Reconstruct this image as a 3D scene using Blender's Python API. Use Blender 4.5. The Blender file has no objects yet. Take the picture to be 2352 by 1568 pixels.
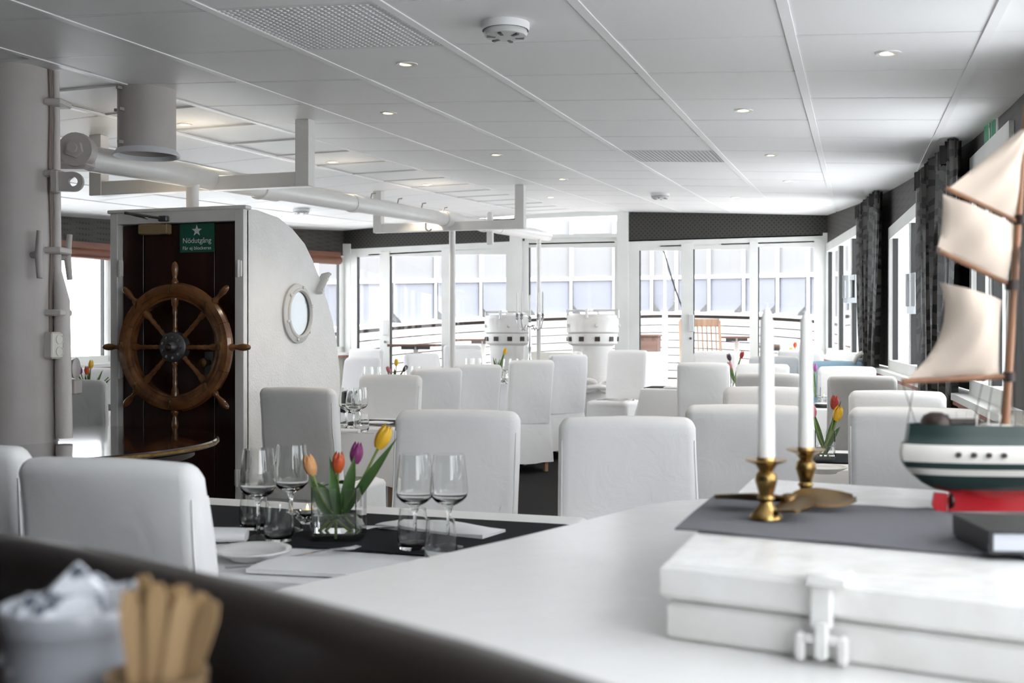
import bpy, bmesh, math, random
from math import sin, cos, pi, radians, sqrt
from mathutils import Vector, Matrix

random.seed(7)
SC = bpy.context.scene
COL = SC.collection

# ---------------------------------------------------------------- camera
F_PX, YAW, EYE, HOR = 2540.0, 0.302, 1.265, 775.0
cam_d = bpy.data.cameras.new('camera')
cam = bpy.data.objects.new('camera', cam_d); COL.objects.link(cam)
cam.location = (0, 0, EYE)
cam.rotation_euler = (pi/2 - math.atan((784-HOR)/F_PX), 0, YAW)
cam_d.sensor_width = 36.0
cam_d.lens = 36.0*F_PX/2352.0
cam_d.clip_start = 0.05; cam_d.clip_end = 300
cam_d.dof.use_dof = True
cam_d.dof.focus_distance = 5.2
cam_d.dof.aperture_fstop = 4.4
SC.camera = cam

# ---------------------------------------------------------------- sky and exposure
world = bpy.data.worlds.new('overcast_sky'); SC.world = world
world.use_nodes = True
bg = world.node_tree.nodes['Background']
bg.inputs[0].default_value = (0.93, 0.965, 1.0, 1)
bg.inputs[1].default_value = 3.2
SC.view_settings.view_transform = 'Standard'
SC.view_settings.look = 'None'
SC.view_settings.gamma = 1.0
SC.view_settings.use_curve_mapping = False
SC.view_settings.exposure = 1.17

# ---------------------------------------------------------------- projection helpers (pixel of the photo -> place in the room)
CS, SN = cos(YAW), sin(YAW)
def ray(u, v):
    a = (u-1176)/F_PX; b = (HOR-v)/F_PX
    return Vector((-SN+a*CS, CS+a*SN, b))
def atD(u, v, D): return ray(u, v)*D + Vector((0, 0, EYE))
def atY(u, v, Y):
    r = ray(u, v); return r*(Y/r.y) + Vector((0, 0, EYE))
def atX(u, v, X):
    r = ray(u, v); return r*(X/r.x) + Vector((0, 0, EYE))
def atZ(u, v, z):
    r = ray(u, v); return r*((z-EYE)/r.z) + Vector((0, 0, EYE))
def cw(xc, D, z=0): return Vector((CS*xc-SN*D, SN*xc+CS*D, z))
XM = -3.4                                   # ship's centre line
def ceil_z(X, Y):
    x = X if X > XM else 2*XM-X
    sh = 0.0018*(Y-6.5)**2 if Y > 6.5 else 0
    return EYE+1.1951+0.0347*Y-0.0025*(x+11.7642)**2+sh
def onceil(u, v):
    r = ray(u, v); lo, hi = .3, 40
    for _ in range(60):
        m = (lo+hi)/2; p = r*m
        if p.z+EYE < ceil_z(p.x, p.y): lo = m
        else: hi = m
    return r*lo + Vector((0, 0, EYE))
def floor_z(Y): return 0.007*(Y-7)**2 if Y > 7 else 0.0
YF = 13.3                                   # forward bulkhead

# ---------------------------------------------------------------- materials
def nodes_of(name):
    m = bpy.data.materials.new(name); m.use_nodes = True
    nt = m.node_tree; b = nt.nodes['Principled BSDF']
    return m, nt, b
def mat(name, col, rough=.5, metal=0, spec=.5, var=None, vscale=6, bump=0, bscale=40, coat=0, stretch=None, detail=4, sheen=0):
    m, nt, b = nodes_of(name)
    b.inputs['Base Color'].default_value = (*col, 1)
    b.inputs['Roughness'].default_value = rough
    b.inputs['Metallic'].default_value = metal
    b.inputs['Specular IOR Level'].default_value = spec
    b.inputs['Coat Weight'].default_value = coat
    b.inputs['Sheen Weight'].default_value = sheen
    tc = nt.nodes.new('ShaderNodeTexCoord'); mp = nt.nodes.new('ShaderNodeMapping')
    nt.links.new(tc.outputs['Object'], mp.inputs[0])
    if stretch: mp.inputs['Scale'].default_value = stretch
    if var:
        n = nt.nodes.new('ShaderNodeTexNoise'); n.inputs['Scale'].default_value = vscale; n.inputs['Detail'].default_value = detail
        r = nt.nodes.new('ShaderNodeValToRGB')
        r.color_ramp.elements[0].position = .3; r.color_ramp.elements[1].position = .7
        r.color_ramp.elements[0].color = (*var, 1); r.color_ramp.elements[1].color = (*col, 1)
        nt.links.new(mp.outputs[0], n.inputs[0]); nt.links.new(n.outputs[0], r.inputs[0]); nt.links.new(r.outputs[0], b.inputs['Base Color'])
    if bump:
        n2 = nt.nodes.new('ShaderNodeTexNoise'); n2.inputs['Scale'].default_value = bscale; n2.inputs['Detail'].default_value = 5
        bp = nt.nodes.new('ShaderNodeBump'); bp.inputs['Strength'].default_value = bump; bp.inputs['Distance'].default_value = .01
        nt.links.new(mp.outputs[0], n2.inputs[0]); nt.links.new(n2.outputs[0], bp.inputs['Height']); nt.links.new(bp.outputs[0], b.inputs['Normal'])
    return m
def mat_glass(name, col=(1, 1, 1), ior=1.45, rough=0.0):
    m, nt, b = nodes_of(name)
    b.inputs['Base Color'].default_value = (*col, 1); b.inputs['Roughness'].default_value = rough
    b.inputs['Transmission Weight'].default_value = 1; b.inputs['IOR'].default_value = ior
    return m
def mat_thin(name, tint=(1, 1, 1), refl=1.0):
    """thin sheet of glass: clear straight on, mirror-like at a grazing angle, the same from both sides"""
    m = bpy.data.materials.new(name); m.use_nodes = True; nt = m.node_tree; L = nt.links.new
    for n in list(nt.nodes): nt.nodes.remove(n)
    o = nt.nodes.new('ShaderNodeOutputMaterial'); t = nt.nodes.new('ShaderNodeBsdfTransparent'); g = nt.nodes.new('ShaderNodeBsdfGlossy')
    mx = nt.nodes.new('ShaderNodeMixShader'); lw = nt.nodes.new('ShaderNodeLayerWeight'); lw.inputs[0].default_value = .5
    pw = nt.nodes.new('ShaderNodeMath'); pw.operation = 'POWER'; pw.inputs[1].default_value = 5
    mu = nt.nodes.new('ShaderNodeMath'); mu.operation = 'MULTIPLY_ADD'; mu.inputs[1].default_value = .8*refl; mu.inputs[2].default_value = .03*refl; mu.use_clamp = True
    t.inputs[0].default_value = (*tint, 1); g.inputs['Roughness'].default_value = .01
    L(lw.outputs['Facing'], pw.inputs[0]); L(pw.outputs[0], mu.inputs[0]); L(mu.outputs[0], mx.inputs[0])
    L(t.outputs[0], mx.inputs[1]); L(g.outputs[0], mx.inputs[2]); L(mx.outputs[0], o.inputs[0])
    return m
def mat_emit(name, col, s):
    m, nt, b = nodes_of(name)
    b.inputs['Base Color'].default_value = (*col, 1); b.inputs['Emission Color'].default_value = (*col, 1); b.inputs['Emission Strength'].default_value = s
    return m
def mat_wood(name, c1, c2, rough=.35, scale=8, stretch=(1, 1, .08), coat=0, dist=3):
    m, nt, b = nodes_of(name)
    tc = nt.nodes.new('ShaderNodeTexCoord'); mp = nt.nodes.new('ShaderNodeMapping'); mp.inputs['Scale'].default_value = stretch
    n = nt.nodes.new('ShaderNodeTexNoise'); n.inputs['Scale'].default_value = scale; n.inputs['Detail'].default_value = 8; n.inputs['Distortion'].default_value = dist*.2
    r = nt.nodes.new('ShaderNodeValToRGB'); r.color_ramp.elements[0].color = (*c1, 1); r.color_ramp.elements[1].color = (*c2, 1)
    r.color_ramp.elements[0].position = .32; r.color_ramp.elements[1].position = .72
    bp = nt.nodes.new('ShaderNodeBump'); bp.inputs['Strength'].default_value = .15; bp.inputs['Distance'].default_value = .004
    L = nt.links.new
    L(tc.outputs['Object'], mp.inputs[0]); L(mp.outputs[0], n.inputs[0]); L(n.outputs[0], r.inputs[0]); L(r.outputs[0], b.inputs['Base Color'])
    L(n.outputs[0], bp.inputs['Height']); L(bp.outputs[0], b.inputs['Normal'])
    b.inputs['Roughness'].default_value = rough; b.inputs['Coat Weight'].default_value = coat; b.inputs['Coat Roughness'].default_value = .08
    return m
def mat_cloth(name, col, weave=900, strength=.12, rough=.9, wr=.25, wrs=9, sheen=.1):
    m, nt, b = nodes_of(name)
    tc = nt.nodes.new('ShaderNodeTexCoord'); L = nt.links.new
    w = nt.nodes.new('ShaderNodeTexNoise'); w.inputs['Scale'].default_value = weave; w.inputs['Detail'].default_value = 2
    n = nt.nodes.new('ShaderNodeTexNoise'); n.inputs['Scale'].default_value = wrs; n.inputs['Detail'].default_value = 6; n.inputs['Distortion'].default_value = 1.2
    b1 = nt.nodes.new('ShaderNodeBump'); b1.inputs['Strength'].default_value = strength; b1.inputs['Distance'].default_value = .002
    b2 = nt.nodes.new('ShaderNodeBump'); b2.inputs['Strength'].default_value = wr; b2.inputs['Distance'].default_value = .012
    L(tc.outputs['Object'], w.inputs[0]); L(tc.outputs['Object'], n.inputs[0])
    L(n.outputs[0], b2.inputs['Height']); L(w.outputs[0], b1.inputs['Height']); L(b2.outputs[0], b1.inputs['Normal']); L(b1.outputs[0], b.inputs['Normal'])
    b.inputs['Base Color'].default_value = (*col, 1); b.inputs['Roughness'].default_value = rough; b.inputs['Specular IOR Level'].default_value = .2
    b.inputs['Sheen Weight'].default_value = sheen
    return m
def mat_wallpaper(name):
    m, nt, b = nodes_of(name); L = nt.links.new
    tc = nt.nodes.new('ShaderNodeTexCoord'); mp = nt.nodes.new('ShaderNodeMapping'); mp.inputs['Rotation'].default_value = (0, pi/4, 0); mp.inputs['Scale'].default_value = (26, 26, 26)
    v = nt.nodes.new('ShaderNodeTexVoronoi'); v.inputs['Randomness'].default_value = 0; v.inputs['Scale'].default_value = 1
    r = nt.nodes.new('ShaderNodeValToRGB'); r.color_ramp.elements[0].color = (.008, .008, .008, 1); r.color_ramp.elements[1].color = (.045, .042, .038, 1)
    r.color_ramp.elements[0].position = .28; r.color_ramp.elements[1].position = .36
    L(tc.outputs['Object'], mp.inputs[0]); L(mp.outputs[0], v.inputs[0]); L(v.outputs['Distance'], r.inputs[0]); L(r.outputs[0], b.inputs['Base Color'])
    b.inputs['Roughness'].default_value = .6
    return m
def mat_damask(name):
    """dark satin with black curling scrolls and flower blots, laid out along the curtain's width and height"""
    m, nt, b = nodes_of(name); L = nt.links.new
    tc = nt.nodes.new('ShaderNodeTexCoord'); mp = nt.nodes.new('ShaderNodeMapping'); mp.inputs['Scale'].default_value = (0, 1, 1)
    w = nt.nodes.new('ShaderNodeTexWave'); w.wave_type = 'RINGS'; w.rings_direction = 'X'
    w.inputs['Scale'].default_value = 3.2; w.inputs['Distortion'].default_value = 9; w.inputs['Detail'].default_value = 1.0; w.inputs['Detail Scale'].default_value = 1.6
    v = nt.nodes.new('ShaderNodeTexVoronoi'); v.inputs['Scale'].default_value = 7; v.inputs['Randomness'].default_value = .8
    n = nt.nodes.new('ShaderNodeTexNoise'); n.inputs['Scale'].default_value = 24
    lt = nt.nodes.new('ShaderNodeMath'); lt.operation = 'MULTIPLY_ADD'; lt.inputs[1].default_value = .5; lt.inputs[2].default_value = 0
    ad = nt.nodes.new('ShaderNodeMath'); ad.operation = 'ADD'
    r1 = nt.nodes.new('ShaderNodeValToRGB'); r1.color_ramp.elements[0].position = .62; r1.color_ramp.elements[1].position = .68
    r2 = nt.nodes.new('ShaderNodeValToRGB'); r2.color_ramp.elements[0].position = .50; r2.color_ramp.elements[1].position = .53
    r2.color_ramp.elements[0].color = (1, 1, 1, 1); r2.color_ramp.elements[1].color = (0, 0, 0, 1)
    mx = nt.nodes.new('ShaderNodeMath'); mx.operation = 'MAXIMUM'
    cm = nt.nodes.new('ShaderNodeMix'); cm.data_type = 'RGBA'; cm.inputs['A'].default_value = (.062, .058, .055, 1); cm.inputs['B'].default_value = (.004, .004, .004, 1)
    L(tc.outputs['Object'], mp.inputs[0])
    for t_ in (w, v, n): L(mp.outputs[0], t_.inputs['Vector'])
    L(n.outputs[0], lt.inputs[0]); L(v.outputs['Distance'], ad.inputs[0]); L(lt.outputs[0], ad.inputs[1]); L(ad.outputs[0], r2.inputs[0])
    L(w.outputs['Fac'], r1.inputs[0]); L(r1.outputs[0], mx.inputs[0]); L(r2.outputs[0], mx.inputs[1]); L(mx.outputs[0], cm.inputs['Factor']); L(cm.outputs['Result'], b.inputs['Base Color'])
    b.inputs['Roughness'].default_value = .36
    return m
def mat_canvas(name, col):
    m, nt, b = nodes_of(name); L = nt.links.new
    b.inputs['Base Color'].default_value = (*col, 1); b.inputs['Roughness'].default_value = .9
    t = nt.nodes.new('ShaderNodeBsdfTranslucent'); t.inputs[0].default_value = (*col, 1)
    mx = nt.nodes.new('ShaderNodeMixShader'); mx.inputs[0].default_value = .5
    L(b.outputs[0], mx.inputs[1]); L(t.outputs[0], mx.inputs[2]); L(mx.outputs[0], nt.nodes['Material Output'].inputs[0])
    return m
def mat_print(name):
    m, nt, b = nodes_of(name); L = nt.links.new
    tc = nt.nodes.new('ShaderNodeTexCoord'); v = nt.nodes.new('ShaderNodeTexNoise'); v.inputs['Scale'].default_value = 70; v.inputs['Detail'].default_value = 3
    r = nt.nodes.new('ShaderNodeValToRGB'); r.color_ramp.elements[0].color = (.05, .06, .09, 1); r.color_ramp.elements[1].color = (.75, .77, .82, 1)
    r.color_ramp.elements[0].position = .40; r.color_ramp.elements[1].position = .50
    L(tc.outputs['Object'], v.inputs[0]); L(v.outputs[0], r.inputs[0]); L(r.outputs[0], b.inputs['Base Color'])
    return m

M = dict(
 paint=mat('gloss_white_paint', (.80, .79, .775), .32, bump=.12, bscale=60, var=(.74, .73, .71), vscale=5),
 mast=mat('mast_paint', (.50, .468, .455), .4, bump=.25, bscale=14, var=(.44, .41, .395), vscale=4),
 house=mat('deckhouse_paint', (.80, .79, .77), .3, bump=.22, bscale=85, var=(.74, .73, .71), vscale=6),
 frame=mat('frame_white', (.82, .83, .81), .4, var=(.74, .75, .72), vscale=3),
 tile=mat('ceiling_tile', (.9, .9, .9), .5, bump=.05, bscale=350),
 rail=mat('ceiling_rail', (.86, .86, .86), .4),
 vent=mat('vent_panel', (.72, .74, .77), .3),
 cover=mat_cloth('chair_cover', (.89, .89, .895)),
 linen=mat_cloth('table_linen', (.84, .84, .85), weave=1200, wr=.08),
 napkin=mat_cloth('napkin', (.86, .86, .87), weave=1500, wr=.06),
 charcoal=mat_cloth('charcoal_runner', (.013, .015, .019), weave=700, strength=.3, wr=.05, sheen=0),
 greyrunner=mat_cloth('grey_runner', (.115, .115, .13), weave=420, strength=.6, wr=.15, wrs=14),
 blue=mat_cloth('blue_cover', (.38, .58, .74)),
 carpet=mat('carpet', (.038, .037, .038), .95, bump=.6, bscale=260, var=(.022, .021, .022), vscale=180, spec=.1),
 legwood=mat_wood('chair_leg_wood', (.42, .26, .13), (.55, .36, .2)),
 maho=mat_wood('mahogany_door', (.012, .004, .003), (.036, .011, .008), rough=.28, scale=14, stretch=(1, 1, .05)),
 table_maho=mat_wood('mahogany_table', (.02, .008, .006), (.045, .016, .012), rough=.12, scale=10, stretch=(.1, 1, 1), coat=1),
 wheel=mat_wood('wheel_wood', (.10, .038, .013), (.25, .105, .036), rough=.22, scale=9, stretch=(1, 1, 1), coat=.5),
 blind=mat_wood('blind_wood', (.12, .038, .018), (.2, .07, .035), rough=.4, scale=12, stretch=(.1, .1, 1)),
 bar=mat_wood('bar_wood', (.012, .008, .007), (.03, .02, .018), rough=.38, scale=6, stretch=(.15, 1, 1)),
 teak=mat_wood('teak', (.22, .13, .08), (.42, .28, .19), rough=.6, scale=12, stretch=(1, 1, .1)),
 darkteak=mat_wood('dark_teak', (.12, .06, .045), (.22, .13, .1), rough=.6, scale=12, stretch=(.1, 1, 1)),
 deck=mat_wood('deck_planks', (.34, .29, .27), (.5, .45, .42), rough=.8, scale=9, stretch=(1, .05, 1)),
 plank=mat('bulwark_paint', (.88, .87, .86), .5, var=(.82, .8, .78), vscale=8),
 canvas=mat_canvas('upper_canvas', (.37, .37, .375)),
 canvasb=mat('lower_canvas', (.265, .276, .315), .8, var=(.245, .256, .295), vscale=2),
 brass=mat('brass', (.50, .33, .12), .28, 1, var=(.22, .14, .05), vscale=22),
 brassdull=mat('aged_brass', (.34, .22, .09), .42, 1, var=(.16, .10, .05), vscale=16),
 steel=mat('steel', (.62, .62, .64), .25, 1),
 silver=mat('silver', (.55, .55, .56), .22, 1),
 irongrey=mat('hub_metal', (.2, .2, .21), .45, .8, var=(.13, .13, .13), vscale=20),
 black=mat('black_gasket', (.008, .008, .008), .5),
 bookblack=mat('black_cover', (.01, .01, .012), .4),
 paper=mat('paper', (.6, .62, .68), .7),
 pane=mat_thin('window_pane'),
 thin=mat_thin('thin_glass', (.985, .99, .99), 1.6),
 glass=mat_glass('clear_glass', (.98, .99, .985), 1.45),
 water=mat_glass('water', (.97, .99, .98), 1.33),
 wallpaper=mat_wallpaper('dark_wallpaper'),
 damask=mat_damask('damask_curtain'),
 curtainplain=mat('curtain_dark', (.012, .011, .011), .6),
 rope=mat('white_rope', (.8, .79, .76), .8, bump=.4, bscale=200),
 wax=mat('white_wax', (.86, .86, .84), .45, spec=.3),
 ceramic=mat('white_ceramic', (.80, .81, .79), .12),
 porthole=mat_thin('porthole_glass', (.55, .6, .62), 2.0),
 greyceramic=mat('grey_ceramic', (.37, .385, .42), .3),
 sachet=mat_print('printed_sachet'),
 stick=mat_wood('stir_wood', (.30, .19, .09), (.46, .31, .16), rough=.6, scale=18, stretch=(1, 1, .1)),
 cane=mat('tan_pot', (.2, .13, .07), .5),
 green=mat('sign_green', (.012, .105, .07), .4),
 exitgreen=mat_emit('exit_green', (.01, .16, .07), .12),
 signwhite=mat('sign_white', (.75, .8, .78), .5),
 signbox=mat('sign_box', (.62, .63, .62), .4),
 tan=mat('closer_tan', (.30, .215, .115), .5),
 spot=mat_emit('spot_lamp', (1.0, .78, .42), 3.5),
 flame=mat_emit('flame', (1.0, .62, .2), 5),
 leaf=mat('tulip_leaf', (.085, .185, .045), .4, var=(.05, .12, .03), vscale=14),
 stem=mat('tulip_stem', (.24, .33, .09), .45),
 t_yellow=mat('tulip_yellow', (.86, .55, .03), .45, var=(.78, .42, .02), vscale=40),
 t_orange=mat('tulip_orange', (.72, .14, .03), .45, var=(.6, .08, .03), vscale=40),
 t_peach=mat('tulip_peach', (.86, .5, .22), .45, var=(.8, .36, .14), vscale=30),
 t_purple=mat('tulip_purple', (.3, .04, .2), .45, var=(.2, .02, .14), vscale=40),
 t_dark=mat('tulip_dark', (.06, .02, .04), .45),
 t_red=mat('tulip_red', (.5, .05, .03), .45, var=(.36, .03, .03), vscale=40),
 t_pink=mat('tulip_pink', (.62, .2, .25), .45),
 t_lilac=mat('tulip_lilac', (.4, .12, .36), .45),
 hullgreen=mat('hull_green', (.018, .04, .036), .35),
 hullwhite=mat('hull_white', (.76, .74, .69), .4),
 hullred=mat('hull_red', (.45, .012, .02), .3),
 shipwood=mat_wood('ship_wood', (.16, .07, .03), (.3, .14, .07), rough=.4, scale=30),
 shipdark=mat('ship_dark', (.03, .016, .012), .5),
 sail=mat_cloth('sail_cloth', (.56, .475, .40), weave=600, wr=.05),
 rig=mat('rigging', (.05, .04, .035), .8),
 conduit=mat('conduit_grey', (.62, .59, .57), .5, bump=.3, bscale=30),
 cable=mat('cable_brown', (.25, .2, .18), .6),
 socketw=mat('socket_cream', (.70, .68, .62), .35),
 chest=mat('chest_white', (.83, .83, .82), .25, bump=.35, bscale=24, var=(.76, .75, .72), vscale=10),
 slab=mat('cabinet_white', (.83, .825, .815), .22, bump=.1, bscale=18),
 bead=mat('beadboard', (.78, .76, .68), .5),
 redtrim=mat('red_trim', (.32, .12, .08), .5),
 cardboard=mat('grey_sleeve', (.5, .52, .54), .4, .6),
)

# ---------------------------------------------------------------- mesh builders
class MB:
    def __init__(s): s.v = []; s.f = []; s.mi = []; s.cur = 0
    def add(s, vs, fs):
        o = len(s.v); s.v += [tuple(p) for p in vs]
        for q in fs: s.f.append(tuple(i+o for i in q)); s.mi.append(s.cur)
        return s
    def box(s, c, d, rz=0, mtx=None, bev=0):
        x, y, z = d[0]/2, d[1]/2, d[2]/2
        if bev:
            b = min(bev, x*.9, y*.9, z*.9)
            prof = [(-z, b), (-z+b, 0), (z-b, 0), (z, b)]
            rings = []
            for zz, ins in prof:
                X, Y = x-ins, y-ins; k = b*.6
                if ins: rings.append([(-X, -Y, zz), (-X, -Y, zz), (X, -Y, zz), (X, -Y, zz), (X, Y, zz), (X, Y, zz), (-X, Y, zz), (-X, Y, zz)])
                else: rings.append([(-X, -Y+k, zz), (-X+k, -Y, zz), (X-k, -Y, zz), (X, -Y+k, zz), (X, Y-k, zz), (X-k, Y, zz), (-X+k, Y, zz), (-X, Y-k, zz)])
            for i in (0, 3):
                zz, ins = prof[i]; X, Y = x-ins, y-ins; k = .0001
                rings[i] = [(-X, -Y+k, zz), (-X+k, -Y, zz), (X-k, -Y, zz), (X, -Y+k, zz), (X, Y-k, zz), (X-k, Y, zz), (-X+k, Y, zz), (-X, Y-k, zz)]
            vs = [p for r in rings for p in r]; fs = []
            for i in range(3):
                for j in range(8):
                    fs.append((i*8+j, i*8+(j+1) % 8, (i+1)*8+(j+1) % 8, (i+1)*8+j))
            fs.append(tuple(range(7, -1, -1))); fs.append(tuple(range(24, 32)))
        else:
            vs = [(-x, -y, -z), (x, -y, -z), (x, y, -z), (-x, y, -z), (-x, -y, z), (x, -y, z), (x, y, z), (-x, y, z)]
            fs = [(3, 2, 1, 0), (4, 5, 6, 7), (0, 1, 5, 4), (1, 2, 6, 5), (2, 3, 7, 6), (3, 0, 4, 7)]
        R = Matrix.Rotation(rz, 4, 'Z') if mtx is None else mtx
        vs = [(R @ Vector(p)) + Vector(c) for p in vs]
        return s.add(vs, fs)
    def prism(s, pts, off):
        """polygon of 3-D points, extruded by the vector off"""
        n = len(pts); off = Vector(off); P = [Vector(p) for p in pts]
        nr = Vector((0, 0, 0))
        for i in range(n): nr += P[i].cross(P[(i+1) % n])
        if nr.dot(off) > 0: P = P[::-1]
        vs = P+[p+off for p in P]
        fs = [tuple(range(n)), tuple(range(2*n-1, n-1, -1))]
        for i in range(n): j = (i+1) % n; fs.append((j, i, n+i, n+j))
        return s.add(vs, fs)
    def rings(s, R, closed=True, cap0=True, cap1=True):
        n = len(R[0]); vs = [p for r in R for p in r]; fs = []
        for i in range(len(R)-1):
            for j in range(n if closed else n-1):
                k = (j+1) % n
                fs.append((i*n+j, i*n+k, (i+1)*n+k, (i+1)*n+j))
        if cap0 and closed: fs.append(tuple(range(n-1, -1, -1)))
        if cap1 and closed: b = (len(R)-1)*n; fs.append(tuple(range(b, b+n)))
        return s.add(vs, fs)
    def lathe(s, prof, n=20, c=(0, 0, 0), mtx=None, cap0=True, cap1=True):
        R = []
        for r, z in prof:
            R.append([Vector((r*cos(2*pi*k/n), r*sin(2*pi*k/n), z)) for k in range(n)])
        if mtx is not None: R = [[mtx @ p for p in r] for r in R]
        c = Vector(c); R = [[p+c for p in r] for r in R]
        return s.rings(R, True, cap0, cap1)
    def tube(s, pts, r, n=8, closed=False, flat=None):
        P = [Vector(p) for p in pts]; m = len(P)
        rad = r if isinstance(r, (list, tuple)) else [r]*m
        R = []; up = None
        for i in range(m):
            a = P[(i-1) % m] if (closed or i > 0) else P[i]; b = P[(i+1) % m] if (closed or i < m-1) else P[i]
            t = (b-a)
            t = t.normalized() if t.length > 1e-9 else Vector((0, 0, 1))
            if up is None:
                up = Vector((0, 0, 1)) if abs(t.z) < .9 else Vector((1, 0, 0))
            sd = t.cross(up)
            if sd.length < 1e-6: sd = t.orthogonal()
            sd.normalize(); up = sd.cross(t).normalized()
            fl = flat if flat else 1
            R.append([P[i]+sd*(rad[i]*cos(2*pi*k/n))+up*(rad[i]*fl*sin(2*pi*k/n)) for k in range(n)])
        if closed: R.append(R[0]); return s.rings(R, True, False, False)
        return s.rings(R)
    def grid(s, G, thick=None):
        n = len(G[0]); vs = [p for r in G for p in r]; fs = []
        for i in range(len(G)-1):
            for j in range(n-1): fs.append((i*n+j, i*n+j+1, (i+1)*n+j+1, (i+1)*n+j))
        if thick is None: return s.add(vs, fs)
        t = Vector(thick); N = len(vs); m = len(G)
        vs2 = vs+[Vector(p)+t for p in vs]
        fs2 = fs+[tuple(N+k for k in q[::-1]) for q in fs]
        border = [j for j in range(n)]+[i*n+n-1 for i in range(1, m)]+[(m-1)*n+j for j in range(n-2, -1, -1)]+[i*n for i in range(m-2, 0, -1)]
        for a in range(len(border)):
            b = border[(a+1) % len(border)]; q = border[a]
            fs2.append((b, q, N+q, N+b))
        return s.add(vs2, fs2)
    def mesh(s, name, mats, smooth=None):
        me = bpy.data.meshes.new(name); me.from_pydata([tuple(p) for p in s.v], [], s.f)
        if not isinstance(mats, (list, tuple)): mats = [mats]
        for m in mats: me.materials.append(M[m] if isinstance(m, str) else m)
        if len(mats) > 1: me.polygons.foreach_set('material_index', s.mi)
        me.validate(); 
        bm = bmesh.new(); bm.from_mesh(me); bmesh.ops.recalc_face_normals(bm, faces=bm.faces); bm.to_mesh(me); bm.free()
        if smooth:
            for p in me.polygons: p.use_smooth = True
            me.set_sharp_from_angle(angle=radians(smooth))
        me.update(); return me

def link(name, me, parent=None):
    o = bpy.data.objects.new(name, me); COL.objects.link(o)
    if parent: o.parent = parent
    return o
def part(name, mb, mats, parent, smooth=40, world=False, label=None):
    """a part under its thing; world=True: vertices are given in room coordinates"""
    if world:
        off = Vector((0, 0, 0)); q = parent
        while q: off += q.location; q = q.parent
        mb.v = [tuple(Vector(p)-off) for p in mb.v]
    o = link(name, mb.mesh(name, mats, smooth), parent)
    if label: o['label'] = label
    return o
def tag(o, label=None, cat=None, group=None, kind=None):
    if label: o['label'] = label
    if cat: o['category'] = cat
    if group: o['group'] = group
    if kind: o['kind'] = kind
    return o
def thing(name, label, cat, loc=(0, 0, 0), rz=0, group=None):
    o = link(name, None); o.location = loc; o.rotation_euler = (0, 0, rz); o.empty_display_size = .05
    return tag(o, label, cat, group)
def solo(name, mb, mats, label, cat, group=None, smooth=40, kind=None):
    """a thing that is a single mesh, origin at its base"""
    xs, ys, zs = zip(*[tuple(p) for p in mb.v])
    c = Vector(((min(xs)+max(xs))/2, (min(ys)+max(ys))/2, min(zs)))
    mb.v = [tuple(Vector(p)-c) for p in mb.v]
    o = link(name, mb.mesh(name, mats, smooth)); o.location = c
    return tag(o, label, cat, group, kind)
def struct(name, mb=None, mats=None, smooth=40, label=None, cat=None):
    if mb is None: o = link(name, None)
    else: o = link(name, mb.mesh(name, mats, smooth))
    o['kind'] = 'structure'
    if label: o['label'] = label
    if cat: o['category'] = cat
    return o
def copy_tree(o, parent=None):
    c = o.copy(); COL.objects.link(c); c.parent = parent
    for ch in list(o.children): copy_tree(ch, c)
    return c
# ================================================================ THE ROOM
RN = [(.80, -3.0, 2.15), (.77, -.7, 2.15), (.74, 1.2, 2.15), (.71, 2.4, 2.15), (.69, 3.1, 2.15), (.67, 4.0, 2.15), (.635, 5.1, 2.17), (.58, 6.2, 2.18), (.47, 7.3, 2.18), (.26, 9.3, 2.12), (.10, 10.4, 2.31), (-.325, YF, 2.33)]
def wall_x(Y):
    for (x0, y0, _), (x1, y1, _) in zip(RN, RN[1:]):
        if Y <= y1: return x0+(x1-x0)*(Y-y0)/(y1-y0)
    return RN[-1][0]
def left_x(Y): return 2*XM-wall_x(Y)
def sill_z(Y): return .97+.014*max(0, Y-5)

# floor: dark carpet that rises a little towards the bow
mb = MB(); G = []
ys = [-3+.5*i for i in range(33)]; ys = [y for y in ys if y < YF]+[YF+.06]
for y in ys:
    a, b = left_x(min(y, YF)), wall_x(min(y, YF)); G.append([(a+(b-a)*k/6, y, floor_z(y)) for k in range(7)])
mb.grid(G, (0, 0, -.05))
struct('floor', mb, 'carpet', label='dark grey carpet across the whole saloon', cat='floor')

# ceiling: backing board, white rails, square tiles one by one
mb = MB(); G = []
for y in [-3+.6*i for i in range(28)]+[YF]:
    a, b = left_x(y), wall_x(y); G.append([(a+(b-a)*k/26, y, ceil_z(a+(b-a)*k/26, y)+.03) for k in range(27)])
mb.grid(G, (0, 0, .06))
ceiling = struct('ceiling', mb, 'tile', label='white suspended tile ceiling', cat='ceiling')
GX, GY, GS = -.207, 3.751, .6
room_poly = [(x, y) for x, y, _ in RN]+[(2*XM-x, y) for x, y, _ in reversed(RN)]
def clip_cell(x0, x1, y0, y1):
    P = [(x0, y0), (x1, y0), (x1, y1), (x0, y1)]
    n = len(room_poly); cut = False
    for i in range(n):
        (ax, ay), (bx, by) = room_poly[i], room_poly[(i+1) % n]
        side = lambda p: (bx-ax)*(p[1]-ay)-(by-ay)*(p[0]-ax)
        Q = []
        for k in range(len(P)):
            p, q = P[k], P[(k+1) % len(P)]; sp, sq = side(p), side(q)
            if sp >= 0: Q.append(p)
            if (sp >= 0) != (sq >= 0):
                t = sp/(sp-sq); Q.append((p[0]+(q[0]-p[0])*t, p[1]+(q[1]-p[1])*t)); cut = True
        P = Q
        if len(P) < 3: return None, True
    return P, cut
tb = MB(); tb.box((0, 0, .008), (.584, .584, .016), bev=.005)
tile_me = tb.mesh('ceiling_tile', 'tile')
VENTS = {(-3, -1), (-2, 5)}
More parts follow.
